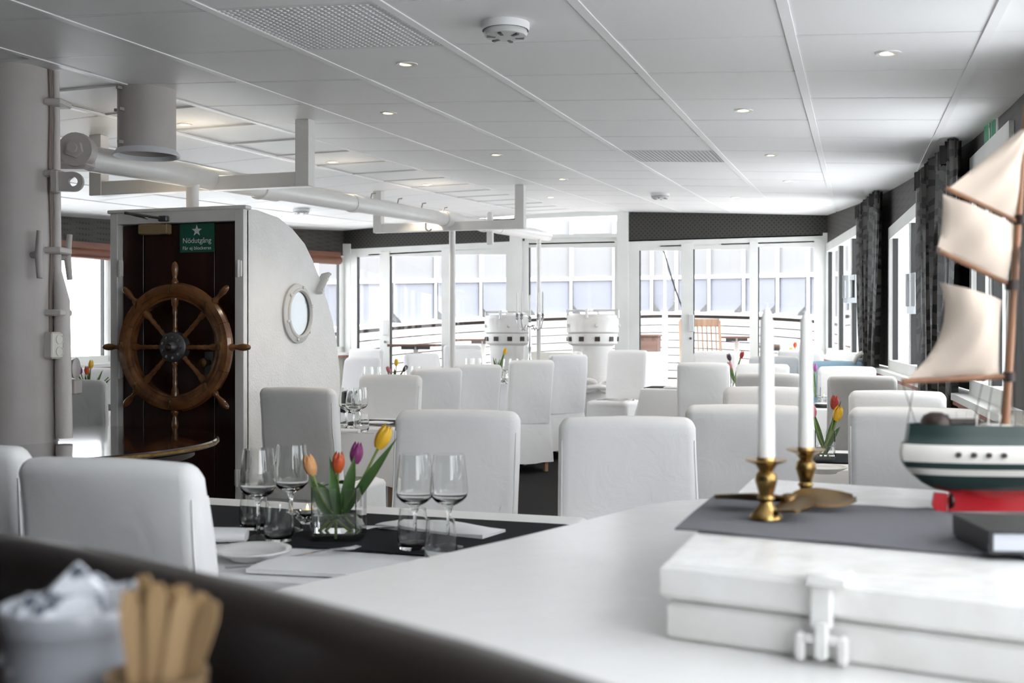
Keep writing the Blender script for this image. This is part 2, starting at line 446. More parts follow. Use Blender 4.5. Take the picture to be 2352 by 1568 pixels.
for j in range(-4, 17):
    for i in range(-13, 2):
        if (i, j) in VENTS: continue
        x0, y0 = GX+GS*i+.008, GY+GS*j+.008
        P, cut = clip_cell(x0, x0+GS-.016, y0, y0+GS-.016)
        if P is None: continue
        if not cut:
            o = link('ceiling_tile', tile_me, ceiling)
            cx, cy = x0+.292, y0+.292
            zx = (ceil_z(cx+.29, cy)-ceil_z(cx-.29, cy))/.58; zy = (ceil_z(cx, cy+.29)-ceil_z(cx, cy-.29))/.58
            o.location = (cx, cy, ceil_z(cx, cy)+random.uniform(-.0012, .0012))
            o.rotation_euler = (math.atan(zy)+random.uniform(-.001, .001), -math.atan(zx)+random.uniform(-.001, .001), 0)
        else:
            a = sum(P[k][0]*P[(k+1) % len(P)][1]-P[(k+1) % len(P)][0]*P[k][1] for k in range(len(P)))
            if abs(a) < .01: continue
            m2 = MB(); m2.prism([(x, y, ceil_z(x, y)) for x, y in P], (0, 0, .014))
            part('ceiling_tile', m2, 'tile', ceiling, None)
# two perforated ventilation panels set in the grid
def vent_panel(i, j, label):
    x0, y0 = GX+GS*i+.008, GY+GS*j+.008; w = GS-.016
    v = thing('ventilation_grille', label, 'vent', (x0+w/2, y0+w/2, ceil_z(x0+w/2, y0+w/2)), group='perforated ceiling vents')
    m2 = MB(); m2.prism([(x, y, ceil_z(x, y)+.006) for x, y in ((x0, y0), (x0+w, y0), (x0+w, y0+w), (x0, y0+w))], (0, 0, .01))
    part('backing', m2, 'vent', v, None, True)
    m2 = MB()
    for k in range(25):
        x = x0+w*k/24; m2.tube([(x, y0, ceil_z(x, y0)+.003), (x, y0+w, ceil_z(x, y0+w)+.003)], .0045, 4)
        y = y0+w*k/24; m2.tube([(x0, y, ceil_z(x0, y)+.003), (x0+w, y, ceil_z(x0+w, y)+.003)], .0045, 4)
    part('grille', m2, 'rail', v, None, True)
vent_panel(-3, -1, 'large perforated vent panel in the ceiling left of the near smoke detector')
vent_panel(-2, 5, 'small far perforated vent panel in the middle of the ceiling')
for i in range(-13, 3):
    x = GX+GS*i; mb = MB(); sec = []
    y = -3.0
    while y <= YF:
        if left_x(y)+.01 < x < wall_x(y)-.01: sec.append(y)
        y += .3
    if len(sec) < 2: continue
    R = []
    for y in sec:
        z = ceil_z(x, y)+.001; R.append([(x-.016, y, z-.006), (x+.016, y, z-.006), (x+.016, y, z+.006), (x-.016, y, z+.006)])
    mb.rings(R); part('grid_rail', mb, 'rail', ceiling, None)
for j in range(-4, 17):
    y = GY+GS*j
    if y > YF-.05: continue
    xs = [left_x(y)+.01]+[GX+GS*i for i in range(-13, 3) if left_x(y)+.02 < GX+GS*i < wall_x(y)-.02]+[wall_x(y)-.01]
    mb = MB(); R = []
    for x in xs:
        z = ceil_z(x, y)+.003; R.append([(x, y-.006, z-.003), (x, y+.006, z-.003), (x, y+.006, z+.006), (x, y-.006, z+.006)])
    mb.rings(R); part('cross_rail', mb, 'rail', ceiling, None)

# side walls: wainscot, ledge, wallpaper band and window units
win_no = [0]
def side_wall(name, mirror):
    root = struct(name, label=('right' if not mirror else 'left')+' side wall with windows between dark wallpaper and a low white panel', cat='wall')
    nodes = [((2*XM-x) if mirror else x, y, h) for x, y, h in RN]
    if mirror: nodes = [(x, y, {10.4: 2.2, 9.3: 2.14}.get(y, h)) for x, y, h in nodes]
    for k in range(len(nodes)-1):
        (xa, ya, ha), (xb, yb, hb) = nodes[k], nodes[k+1]
        A, B = Vector((xa, ya, 0)), Vector((xb, yb, 0)); L = (B-A).length; t = (B-A)/L
        n = Vector((t.y, -t.x, 0))*(-1 if mirror else 1)
        def W(s, z, o=0): return A+t*s+n*o+Vector((0, 0, z))
        def Ys(s): return (A+t*s).y
        hd = lambda s: ha+(hb-ha)*s/L
        sl = lambda s: sill_z(Ys(s))
        cz = lambda s: ceil_z((A+t*s).x, Ys(s))+.02
        nd = 4
        m2 = MB()
        m2.prism([W(0, floor_z(ya)), W(L, floor_z(yb)), W(L, sl(L)-.05), W(0, sl(0)-.05)], n*.06); part('low_panel', m2, 'bead', root, None)
        m2 = MB()
        m2.prism([W(0, sl(0)-.05, -.10), W(L, sl(L)-.05, -.10), W(L, sl(L)-.015, -.10), W(0, sl(0)-.015, -.10)], n*.16); part('window_ledge', m2, 'frame', root, None)
        m2 = MB()
        m2.prism([W(0, sl(0)-.075, -.09), W(L, sl(L)-.075, -.09), W(L, sl(L)-.05, -.09), W(0, sl(0)-.05, -.09)], n*.09); part('ledge_trim', m2, 'redtrim', root, None)
        m2 = MB()
        for q in range(nd):
            s0, s1 = L*q/nd, L*(q+1)/nd
            m2.prism([W(s0, hd(s0)), W(s1, hd(s1)), W(s1, cz(s1)), W(s0, cz(s0))], n*.06)
        part('wallpaper_band', m2, 'wallpaper', root, None)
        solid_bay = k in ((0, 1, 2, 3, 4, 5, 6) if mirror else (0, 3, 5, 7, 9))  # right bays beyond view are walled up to cut daylight; curtained piers are real
        if solid_bay:
            m2 = MB(); m2.prism([W(0, sl(0)), W(L, sl(L)), W(L, hd(L)), W(0, hd(0))], n*.06); part('pier_or_light_stop', m2, 'wallpaper', root, None)
            continue
        win_no[0] += 1
        w = struct('window_%d' % win_no[0]); fr = .07
        # outer frame
        m2 = MB()
        q = lambda s0, s1, za0, zb0, za1, zb1, o, th: m2.prism([W(s0, za0, o), W(s1, zb0, o), W(s1, zb1, o), W(s0, za1, o)], n*th)
        q(0, L, sl(0)-.015, sl(L)-.015, sl(0)+.06, sl(L)+.06, -.02, .09)
        q(0, L, hd(0)-.08, hd(L)-.08, hd(0)+.015, hd(L)+.015, -.02, .09)
        q(0, fr, sl(0), sl(fr), hd(0), hd(fr), -.02, .09); q(L-fr, L, sl(L-fr), sl(L), hd(L-fr), hd(L), -.02, .09)
        part('frame', m2, 'frame', w, None)
        np_ = max(2, int(round(L/.85))); gap = .05
        for p in range(np_):
            s0 = fr+(L-2*fr)*p/np_; s1 = fr+(L-2*fr)*(p+1)/np_
            if p:
                m2 = MB(); q(s0-gap/2, s0+gap/2, sl(s0)+.05, sl(s0)+.05, hd(s0)-.07, hd(s0)-.07, -.01, .07); part('mullion', m2, 'frame', w, None)
            m2 = MB(); e = .03; g = .012
            for (u0, u1) in ((s0+e, s0+e+g), (s1-e-g, s1-e)): q(u0, u1, sl(u0)+.06, sl(u1)+.06, hd(u0)-.08, hd(u1)-.08, 0, .04)
            part('gasket', m2, 'black', w, None)
            m2 = MB(); q(s0+e, s1-e, sl(s0)+.06, sl(s1)+.06, hd(s0)-.08, hd(s1)-.08, .025, .004); part('pane', m2, 'pane', w, None)
    return root
side_wall('wall_right', False)
side_wall('wall_left', True)
mb = MB(); mb.prism([(left_x(-3), -3, 0), (wall_x(-3), -3, 0), (wall_x(-3), -3, 2.3), (XM, -3, 2.45), (left_x(-3), -3, 2.3)], (0, -.08, 0))
struct('wall_back', mb, 'bar', None, label='dark panelled wall behind the bar', cat='wall')

# forward bulkhead
def P(u, v): return atY(u, v, YF)
def zplane(u, z): p = P(u, 700); return Vector((p.x, YF, z))
def bar_(mb, u0, u1, vt0, vt1, vb0, vb1, o=0, th=.08):
    mb.prism([P(u0, vt0)+Vector((0, o, 0)), P(u1, vt1)+Vector((0, o, 0)), P(u1, vb1)+Vector((0, o, 0)), P(u0, vb0)+Vector((0, o, 0))], (0, th, 0))
VB = 1000          # well below the floor line in the picture, trimmed to the floor
def vfloor(u):
    lo, hi = 776, 1200
    for _ in range(40):
        m_ = (lo+hi)/2
        if P(u, m_).z > floor_z(YF)-.01: lo = m_
        else: hi = m_
    return lo
wall_far = struct('wall_far', label='glazed forward bulkhead under dark patterned wallpaper', cat='wall')
m2 = MB(); m2.prism([P(786, 520), P(1205, 500), P(1205, 553), P(786, 572)], (0, .08, 0)); part('wallpaper_band', m2, 'wallpaper', wall_far, None)
m2 = MB(); m2.prism([P(1436, 478), P(1912, 486), P(1912, 541), P(1436, 555)], (0, .08, 0)); part('wallpaper_band', m2, 'wallpaper', wall_far, None)
m2 = MB(); m2.prism([P(1180, 480), P(1445, 470), P(1445, 493), P(1180, 503)], (0, .08, 0)); part('head_beam', m2, 'frame', wall_far, None)
for u0, u1, vt in ((1172, 1200, 505), (1418, 1444, 487)):
    m2 = MB(); bar_(m2, u0, u1, vt, vt, vfloor(u0), vfloor(u1), -.03, .13); part('post', m2, 'frame', wall_far, None)
m2 = MB(); bar_(m2, 780, 806, 560, 560, vfloor(780), vfloor(806), -.02, .1); part('post', m2, 'frame', wall_far, None)
m2 = MB(); bar_(m2, 1890, 1912, 535, 535, vfloor(1890), vfloor(1912), -.02, .1); part('post', m2, 'frame', wall_far, None)
def glazed(name, u0, u1, vt0, vt1, mull, panes, label, handles=(), foot=40, vp=None):
    d = struct(name, label=label, cat='door' if name.startswith('door') else 'window')
    lerp = lambda u: vt0+(vt1-vt0)*(u-u0)/(u1-u0)
    m3 = MB(); bar_(m3, u0, u1, vt0, vt1, vt0+17, vt1+17); part('head_rail', m3, 'frame', d, None)
    m3 = MB(); bar_(m3, u0, u1, vfloor(u0)-foot, vfloor(u1)-foot, vfloor(u0), vfloor(u1)); part('foot_rail', m3, 'bead' if foot > 100 else 'frame', d, None)
    for a, b in mull:
        m3 = MB(); bar_(m3, a, b, lerp(a)+10, lerp(b)+10, vfloor(a), vfloor(b), -.015, .1); part('stile', m3, 'frame', d, None)
    for a, b, t in panes:
        m3 = MB(); bar_(m3, a-3, b+3, lerp(a)+14, lerp(b)+14, t, t, .0, .06); part('pane_rail', m3, 'frame', d, None)
        m3 = MB(); bar_(m3, a-1, a+2, t, t, vfloor(a)-foot, vfloor(a)-foot, .01, .05); part('gasket', m3, 'black' if name != 'window_90' else 'frame', d, None)
        m3 = MB(); bar_(m3, a-2, b+2, t-2, t-2, vfloor(a)-foot+2, vfloor(b)-foot+2, .035, .005); part('pane', m3, 'pane', d, None)
    for hu, v0, v1 in handles:
        m3 = MB(); p, q_ = P(hu-5, v0), P(hu+6, v1)
        m3.box(((p.x+q_.x)/2, YF-.05, (p.z+q_.z)/2), (q_.x-p.x, .03, p.z-q_.z), bev=.006)
        h = part('handle', m3, 'signbox', d, 30)
        m3 = MB(); p = P(hu-2, v1+15); m3.lathe([(.016, 0), (.016, .012)], 12, (p.x, YF-.03, p.z), Matrix.Rotation(pi/2, 4, 'X'))
        part('lock', m3, 'irongrey', d, 30)
    return d
glazed('door_1', 802, 1176, 572, 553, [(802, 820), (873, 895), (1015, 1036), (1163, 1178)], [(820, 873, 590), (895, 1015, 588), (1036, 1163, 584)],
       'white framed glazed sliding doors left of the windlass', [(889, 735, 770)])
glazed('door_2', 1442, 1902, 552, 538, [(1442, 1468), (1565, 1592), (1722, 1741), (1870, 1892)], [(1468, 1565, 575), (1592, 1722, 572), (1741, 1870, 567)],
       'white framed glazed sliding doors right of the windlass', [(1589, 722, 762)])
glazed('window_%d' % (win_no[0]+1), 1198, 1420, 545, 540, [(1198, 1214), (1412, 1422)], [(1214, 1412, 568)], 'tall centre window behind the windlass', foot=150)
d = struct('window_%d' % (win_no[0]+2), label='low transom window above the centre window', cat='window')
m3 = MB(); bar_(m3, 1198, 1420, 540, 536, 548, 545, -.02, .1); part('sill_rail', m3, 'frame', d, None)
m3 = MB(); bar_(m3, 1198, 1210, 500, 500, 545, 545, -.02, .1); part('stile', m3, 'frame', d, None)
m3 = MB(); bar_(m3, 1200, 1420, 496, 490, 546, 542, .03, .005); part('pane', m3, 'pane', d, None)

# roller blinds of brown wood at the top of the left windows
def blind(Y0, Y1, z0, z1, label):
    a, b = Vector((left_x(Y0)+.06, Y0, z0)), Vector((left_x(Y1)+.06, Y1, z1))
    t = thing('roller_blind', label, 'blind', (a+b)/2, group='brown roller blinds')
    m3 = MB(); m3.tube([a, b], .055, 14); part('roll', m3, 'blind', t, 40, True)
    m3 = MB(); dn = Vector((0, 0, .075)); m3.prism([a+dn+Vector((-.02, 0, -.035)), b+dn+Vector((-.02, 0, -.035)), b+dn+Vector((-.02, 0, .03)), a+dn+Vector((-.02, 0, .03))], (.05, 0, 0)); part('cassette', m3, 'blind', t, 40, True)
blind(6.4, 10.2, 2.03, 2.09, 'brown wooden roller blind behind the mast, over the left windows')
blind(10.6, 13.1, 2.19, 2.27, 'brown wooden roller blind to the right of the curved deckhouse')

# ================================================================ OUTSIDE: the fore deck
mb = MB(); G = []
def bow_half(Y):                         # half breadth of the fore deck
    t = min(1, max(0, (Y-YF)/7.15)); return 3.45*(1-t**2.6)**.7 if t < 1 else 0
def deck_z(Y): return .24+.035*(Y-YF)
def rail_z(Y): return 1.32+.052*(Y-YF)
for k in range(15):
    Y = YF+.02+7.12*k/14; h = bow_half(Y)+.02; G.append([(XM-h+2*h*j/4, Y, deck_z(Y)) for j in range(5)])
mb.grid(G, (0, 0, -.06)); struct('floor_deck', mb, 'deck', label='weathered wooden fore deck outside the glazed doors', cat='deck')
n_st = 16
def bow_pt(side, k):
    a = k/n_st; Y = YF+.05+7.1*(1-(1-a)**1.7); return XM+side*bow_half(Y), Y
bulwark = struct('wall_bow', label='white planked bulwark around the fore deck', cat='wall')
for side in (-1, 1):
    for r in range(8):
        m3 = MB(); R = []
        for k in range(n_st+1):
            x, Y = bow_pt(side, k); z0 = deck_z(Y)+.03; z1 = rail_z(Y)-.05; h = (z1-z0)/8
            za, zb = z0+h*r+.011, z0+h*(r+1)-.011
            R.append([(x, Y, za), (x, Y, zb), (x+side*.03, Y+.02, zb), (x+side*.03, Y+.02, za)])
        m3.rings(R); part('plank', m3, 'plank', bulwark, None)
    m3 = MB(); R = []
    for k in range(n_st+1):
        x, Y = bow_pt(side, k); R.append([(x+side*.045, Y+.03, deck_z(Y)), (x+side*.045, Y+.03, rail_z(Y)), (x+side*.06, Y+.04, rail_z(Y)), (x+side*.06, Y+.04, deck_z(Y))])
    m3.rings(R); part('backing', m3, 'rig', bulwark, None)
    m3 = MB(); R = []
    for k in range(n_st+1):
        x, Y = bow_pt(side, k); z = rail_z(Y); R.append([(x-side*.1, Y-.03, z), (x-side*.1, Y-.03, z+.04), (x+side*.08, Y+.04, z+.04), (x+side*.08, Y+.04, z)])
    m3.rings(R); part('cap_rail', m3, 'plank', bulwark, None)
    for lo, hi, mt, nm, off in ((.07, .66, 'canvasb', 'lower_canvas', .02), (.72, 1.75, 'canvas', 'upper_canvas', .03)):
        for k in range(0, n_st, 2):
            m3 = MB(); Gd = []
            for q_ in range(3):
                x, Y = bow_pt(side, k+q_); z = rail_z(Y); Gd.append([(x+side*off, Y+off, z+lo), (x+side*off, Y+off, z+hi)])
            m3.grid(Gd, (side*.004, .003, 0)); part(nm, m3, mt, bulwark, None)
    m3 = MB(); R = []
    for k in range(n_st+1):
        x, Y = bow_pt(side, k); z = rail_z(Y)+.69; R.append([(x-side*.02, Y, z-.035), (x-side*.02, Y, z+.03), (x+side*.02, Y+.02, z+.03), (x+side*.02, Y+.02, z-.035)])
    m3.rings(R); part('mid_rail', m3, 'plank', bulwark, None)
    for k in range(1, n_st+1, 2):
        x, Y = bow_pt(side, k); z = rail_z(Y)
        m3 = MB(); m3.box((x-side*.02, Y-.01, z+.9), (.06, .05, 1.75)); part('stanchion', m3, 'frame', bulwark, None)
        m3 = MB(); m3.box((x-side*.05, Y-.03, z+.36), (.02, .02, .6)); part('strut', m3, 'irongrey', bulwark, None)
        m3 = MB(); m3.prism([(x-side*.06, Y-.03, z+.05), (x-side*.2, Y-.03, z+.05), (x-side*.06, Y-.03, z+.2)], (0, .02, 0)); part('bracket', m3, 'irongrey', bulwark, None)

# teak folding chair on deck
def deck_chair():
    p = atD(1622, 812, 14.6); z0 = deck_z(p.y)
    t = thing('folding_chair', 'slatted teak folding chair out on the fore deck', 'chair', (p.x, p.y, z0), radians(200)); t.scale = (1.08, 1.08, 1.2)
    lean = lambda z: -.25-.22*(z-.42)
    for sx in (-1, 1):
        m3 = MB(); m3.tube([(sx*.25, lean(1.0), 1.0), (sx*.25, lean(.4), .4), (sx*.25, .25, .0)], .02, 6); part('side_rail', m3, 'teak', t)
        m3 = MB(); m3.tube([(sx*.22, .22, .44), (sx*.22, -.3, .0)], .018, 6); part('leg', m3, 'teak', t)
    for z in (.98, .46):
        m3 = MB(); m3.box((0, lean(z), z), (.5, .025, .09)); part('crosspiece', m3, 'teak', t)
    for k in range(8):
        x = -.2+.4*k/7; m3 = MB(); m3.tube([(x, lean(.5), .5), (x, lean(.95), .95)], .019, 4, flat=.5); part('slat', m3, 'teak', t)
    for k in range(6):
        m3 = MB(); m3.box((0, -.22+.085*k, .44), (.46, .065, .02)); part('seat_slat', m3, 'teak', t)
deck_chair()
def deck_table(u, v, D, L, W, label, rz=0, legc='frame', top='darkteak'):
    p = atD(u, v, D); z0 = deck_z(p.y); h = p.z-z0
    t = thing('deck_table', label, 'table', (p.x, p.y, z0), rz, 'wooden tables on the fore deck')
    for k in range(5):
        m3 = MB(); m3.box((0, -W/2+W*(k+.5)/5, h-.015), (L, W/5-.008, .03)); part('top_slat', m3, top, t)
    m3 = MB(); m3.tube([(0, 0, 0), (0, 0, h-.03)], .035, 8); part('pedestal', m3, legc, t)
    m3 = MB(); m3.box((0, 0, h-.05), (L*.6, .06, .04)); part('bracket', m3, 'irongrey', t)
    m3 = MB(); m3.lathe([(.22, 0), (.22, .02), (.05, .04)], 14); part('foot', m3, legc, t)
deck_table(955, 790, 14.2, .62, .6, 'dark wooden deck table outside, left of the thin white post', .2)
deck_table(1110, 778, 15.6, .6, .6, 'dark wooden deck table outside, beside the left windlass head', -.2)
deck_table(1692, 772, 15.5, .5, .55, 'wooden deck table just right of the teak folding chair', .1)
deck_table(1800, 793, 14.0, .62, .6, 'wooden deck table outside the rightmost glass door', -.2)
mb = MB(); p = atD(1488, 770, 15.5); mb.box((p.x, p.y, p.z-.12), (.32, .3, .22), bev=.01)
mb2 = MB(); mb2.box((p.x, p.y, p.z), (.36, .34, .03), bev=.008)
t = thing('deck_box', 'brown wooden box on the deck by the glass door', 'box', (p.x, p.y, p.z-.23)); part('body', mb, 'darkteak', t, 30, True); part('lid', mb2, 'darkteak', t, 30, True)
mb = MB(); mb.box((p.x, p.y, (deck_z(p.y)+p.z-.23)/2), (.44, .4, p.z-.23-deck_z(p.y)), bev=.02)
solo('deck_locker', mb, 'plank', 'low white locker on deck carrying the brown box', 'locker')
# cable with festoon bulbs hanging across the right doors
t = thing('festoon_cable', 'black slanting cable with small bulbs seen through the glass door', 'cable', atD(1527, 575, 14.5))
pts = [atD(1520+ (1572-1520)*k/10, 560+(720-560)*k/10+8*sin(pi*k/10), 14.5) for k in range(11)]
m3 = MB(); m3.tube(pts, .011, 6); part('cord', m3, 'black', t, 40, True)
for k in (3, 6):
    q_ = pts[k]+Vector((0, 0, -.02)); m3 = MB(); m3.lathe([(.012, 0), (.014, -.05), (.035, -.1), (.03, -.13), (.006, -.15)], 12, q_); b_ = part('bulb', m3, 'thin', t, 40, True)
# ================================================================ MAST, BOOM, DECKHOUSE
MX, MY, MR = -3.49, 3.93, .172
zt = ceil_z(MX, MY)
mast = thing('mast', 'thick white painted mast pillar at the left edge of the room', 'pillar', (MX, MY, 0))
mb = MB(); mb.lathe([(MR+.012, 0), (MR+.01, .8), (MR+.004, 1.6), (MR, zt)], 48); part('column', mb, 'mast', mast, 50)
def mastp(u, v, out=0.0):
    """point on the mast surface seen at a pixel (or on its silhouette), pushed outwards"""
    r = ray(u, v); o = Vector((0, 0, EYE)); a = r.x**2+r.y**2; b = -(r.x*MX+r.y*MY); c = MX**2+MY**2-MR**2
    disc = b*b-a*c; D = (-b-sqrt(max(0, disc)))/a
    p = o+r*D; n = Vector((p.x-MX, p.y-MY, 0)).normalized(); return p+n*out
ang = lambda u: math.atan2(mastp(u, 600).y-MY, mastp(u, 600).x-MX)
aR = ang(118)
def mpt(a, z, out=0): return Vector((MX+(MR+out)*cos(a), MY+(MR+out)*sin(a), z))
zp = lambda v, D=4.75: EYE+(HOR-v)/F_PX*D
pipe = thing('conduit_pipe', 'thick white conduit pipe running down the right side of the mast', 'pipe', mpt(aR, 0, .05))
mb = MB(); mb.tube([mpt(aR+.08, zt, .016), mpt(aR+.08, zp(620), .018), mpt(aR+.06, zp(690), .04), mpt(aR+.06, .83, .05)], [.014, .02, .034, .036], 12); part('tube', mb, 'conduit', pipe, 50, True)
for v in (235, 400, 575, 718):
    mb = MB(); c = mpt(aR, zp(v), .03); mb.box(c, (.075, .11, .028), aR, bev=.006); part('clamp', mb, 'conduit', pipe, 40, True)
cab = thing('cable_run', 'two thin brown cables clipped along the mast beside the pipe', 'cable', mpt(aR-.1, 0, .02))
for k, da in enumerate((-.14, -.07)):
    mb = MB(); pts = [mpt(aR+da, zt, .006)]
    for q in range(1, 12): pts.append(mpt(aR+da+.03*sin(q*1.1)+.025*q/12*(1 if q < 9 else .6), zt+(zp(770)-zt)*q/11, .008))
    mb.tube(pts, .005, 6); part('cable', mb, 'cable', cab, 50, True)
c = mpt(aR-.12, zp(793), .03)
so = thing('wall_socket', 'cream double power socket low on the mast', 'socket', c-Vector((0, 0, .06)))
mb = MB(); mb.box(c, (.05, .088, .115), aR-.35, bev=.008); part('housing', mb, 'socketw', so, 30, True)
fdir = Vector((cos(aR-.35-pi/2*0), sin(aR-.35), 0)); fd = Vector((sin(YAW), -cos(YAW), 0))
sd = Vector((cos(aR-.35-pi/2), sin(aR-.35-pi/2), 0))
for dz in (.026, -.026):
    f_c = c+Vector((0, 0, dz))+fdir*.026-sd*0.0
    rotm = Vector((0, 0, 1)).rotation_difference(fdir).to_matrix().to_4x4()
    mb = MB(); mb.lathe([(.021, 0), (.021, .002), (.018, .002), (.017, -.006)], 18, f_c, rotm); o = part('outlet', mb, 'socketw', so, 40, True)
    mb = MB()
    for s_ in (-1, 1): mb.lathe([(.0028, -.005), (.0028, -.0035)], 8, f_c+sd*.0085*s_, rotm)
    mb.v = [tuple(p) for p in mb.v]; part('pin_holes', mb, 'black', so, 40, True)
# cleats
def cleat(c, nrm, label, h=.2):
    t = thing('rope_cleat', label, 'cleat', c, group='white rope cleats on the mast'); nrm = nrm.normalized()
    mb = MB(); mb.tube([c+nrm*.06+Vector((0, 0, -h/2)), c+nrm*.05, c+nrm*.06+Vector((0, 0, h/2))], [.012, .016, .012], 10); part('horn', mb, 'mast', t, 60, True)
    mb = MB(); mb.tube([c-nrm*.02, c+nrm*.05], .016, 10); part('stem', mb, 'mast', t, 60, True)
a1 = ang(75); cleat(mpt(a1, zp(588)), mpt(a1, 0)-Vector((MX, MY, 0)), 'white rope cleat on the front face of the mast')
cleat(mpt(aR+.55, zp(585)), mpt(aR+.3, 0)-Vector((MX, MY, 0)), 'white rope cleat sticking out on the right of the mast')
mb = MB(); fr_, ri = Vector((-SN, CS, 0)), Vector((CS, SN, 0)); c = atD(118, 846, 4.85)
mb.tube([c-ri*.06, c+ri*.0, c+ri*.05, c+ri*.075, c+ri*.11, c+ri*.112], [.03, .026, .026, .03, .048, .044], 16)
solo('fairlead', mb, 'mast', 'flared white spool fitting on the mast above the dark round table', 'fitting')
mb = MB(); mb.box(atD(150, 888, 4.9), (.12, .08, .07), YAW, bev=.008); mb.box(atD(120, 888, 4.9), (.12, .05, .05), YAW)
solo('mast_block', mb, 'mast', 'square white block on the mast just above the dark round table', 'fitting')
# lug with eye
t = thing('eye_lug', 'white flat lug with a round hole on the mast under the boom foot', 'fitting', atD(165, 420, 4.75))
mb = MB(); c = atD(168, 417, 4.72); R0, R1 = .042, .02
fr_, ri = Vector((-SN, CS, 0)), Vector((CS, SN, 0))
ro = []; rin = []
for k in range(20):
    a = 2*pi*k/20; dx = cos(a)*R0
    if cos(a) < -.3: dx = -.075
    ro.append(c+ri*dx+Vector((0, 0, sin(a)*R0))); rin.append(c+ri*(cos(a)*R1)+Vector((0, 0, sin(a)*R1)))
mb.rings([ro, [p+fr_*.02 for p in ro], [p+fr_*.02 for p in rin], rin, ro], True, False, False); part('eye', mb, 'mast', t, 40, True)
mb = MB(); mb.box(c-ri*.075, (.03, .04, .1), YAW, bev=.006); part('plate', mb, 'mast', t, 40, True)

# boom along the centre line
BX = -3.45
def boom_z(Y): return EYE+.84+.0422*(Y-4.33)
boom = thing('cargo_boom', 'long white painted cargo boom running forward under the ceiling', 'boom', (BX, 4.3, boom_z(4.3)))
mb = MB(); mb.tube([(BX, 4.3+.1*0, boom_z(4.3)), (BX, 5.9, boom_z(5.9)), (BX, 9.2, boom_z(9.2)), (BX, 12.48, boom_z(12.48))], [.062, .062, .058, .054], 24); part('spar', mb, 'paint', boom, 50, True)
for ya, yb, r in ((5.92, 6.12, .074), (7.2, 7.26, .066), (9.05, 9.4, .07), (10.1, 10.16, .064), (10.6, 12.0, .06)):
    mb = MB(); mb.tube([(BX, ya, boom_z(ya)), (BX, yb, boom_z(yb))], r, 24); part('sleeve', mb, 'paint', boom, 50, True)
mb = MB(); mb.lathe([(.0, .02), (.05, .012), (.054, 0)], 20, (BX, 12.48, boom_z(12.48)), Matrix.Rotation(-pi/2, 4, 'X')); part('end_cap', mb, 'paint', boom, 50, True)
# heel fitting with bolt
hc = atD(178, 345, 4.95)
mb = MB(); m_ = Vector((0, 0, 1)).rotation_difference(Vector((.35, -1, 0)).normalized()).to_matrix().to_4x4()
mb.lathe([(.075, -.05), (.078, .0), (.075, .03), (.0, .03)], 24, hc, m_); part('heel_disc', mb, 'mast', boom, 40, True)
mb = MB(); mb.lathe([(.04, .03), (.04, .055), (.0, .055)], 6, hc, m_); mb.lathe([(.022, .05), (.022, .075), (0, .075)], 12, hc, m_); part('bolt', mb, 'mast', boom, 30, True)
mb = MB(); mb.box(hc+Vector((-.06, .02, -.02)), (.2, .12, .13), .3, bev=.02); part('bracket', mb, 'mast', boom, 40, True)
for y_, zo in ((7.5, 1), (8.0, 1), (8.5, 1), (9.0, 1)):
    z_ = boom_z(y_)+.055; mb = MB(); mb.tube([(BX+.02, y_, z_), (BX+.03, y_, z_+.035), (BX+.05, y_+.02, z_+.04)], .006, 6); part('hook', mb, 'mast', boom, 40, True)
for u, v, D in ((978, 512, 9.0),):
    q = atD(u, v, D); mb = MB(); mb.tube([q, q-Vector((0, 0, .05)), q-Vector((-.03, 0, .07)), q-Vector((-.05, 0, .05))], .007, 6); part('hook', mb, 'mast', boom, 40, True)
q = atD(1133, 520, 10.9); mb = MB(); mb.box((BX, q.y, boom_z(q.y)+.09), (.05, .05, .1), bev=.01); mb.box((BX, q.y, boom_z(q.y)-.1), (.06, .05, .16), bev=.01); part('strap_eye', mb, 'paint', boom, 40, True)
# U-shaped hangers
def hanger(Y, xl, xr, zb, w, label):
    t = thing('boom_hanger', label, 'bracket', (BX, Y, zb), group='steel hangers carrying the boom')
    for x in (xl, xr):
        mb = MB(); zt_ = ceil_z(x, Y); mb.box((x, Y, (zb+zt_)/2), (w, w*.9, zt_-zb), bev=.004); part('leg', mb, 'paint', t, 30, True)
    mb = MB(); mb.box(((xl+w*.4+BX)/2, Y, zb+w/2), (abs(xl+w*.4-BX), w*.8, w*.98), bev=.004); part('arm', mb, 'paint', t, 30, True)
    mb = MB(); mb.box(((xr-w*.4+BX)/2, Y, zb+w/2), (abs(xr-w*.4-BX), w*.8, w*.98), bev=.004); part('arm', mb, 'paint', t, 30, True)
hanger(5.42, -4.2, -2.87, 2.085, .082, 'nearer white U-shaped steel hanger holding the boom over the deckhouse')
hanger(9.2, -4.13, -2.79, 2.21, .08, 'farther white U-shaped steel hanger holding the boom')
def post(Y, z0, label, r, top):
    mb = MB(); mb.lathe([(r*1.7, z0), (r*1.7, z0+.015), (r, z0+.02), (r, top-.03), (r*1.25, top)], 18, (BX, Y, 0))
    solo('boom_post', mb, 'paint', label, 'post', 'thin white posts under the boom')
post(5.23, 1.93, 'short white post standing on the deckhouse roof under the boom', .034, boom_z(5.23)-.04)
post(9.28, floor_z(9.28), 'nearer tall thin white post under the boom', .028, boom_z(9.28)-.04)
post(12.1, floor_z(12.1), 'farther tall thin white post under the boom, behind the candelabra', .026, boom_z(12.1)-.04)

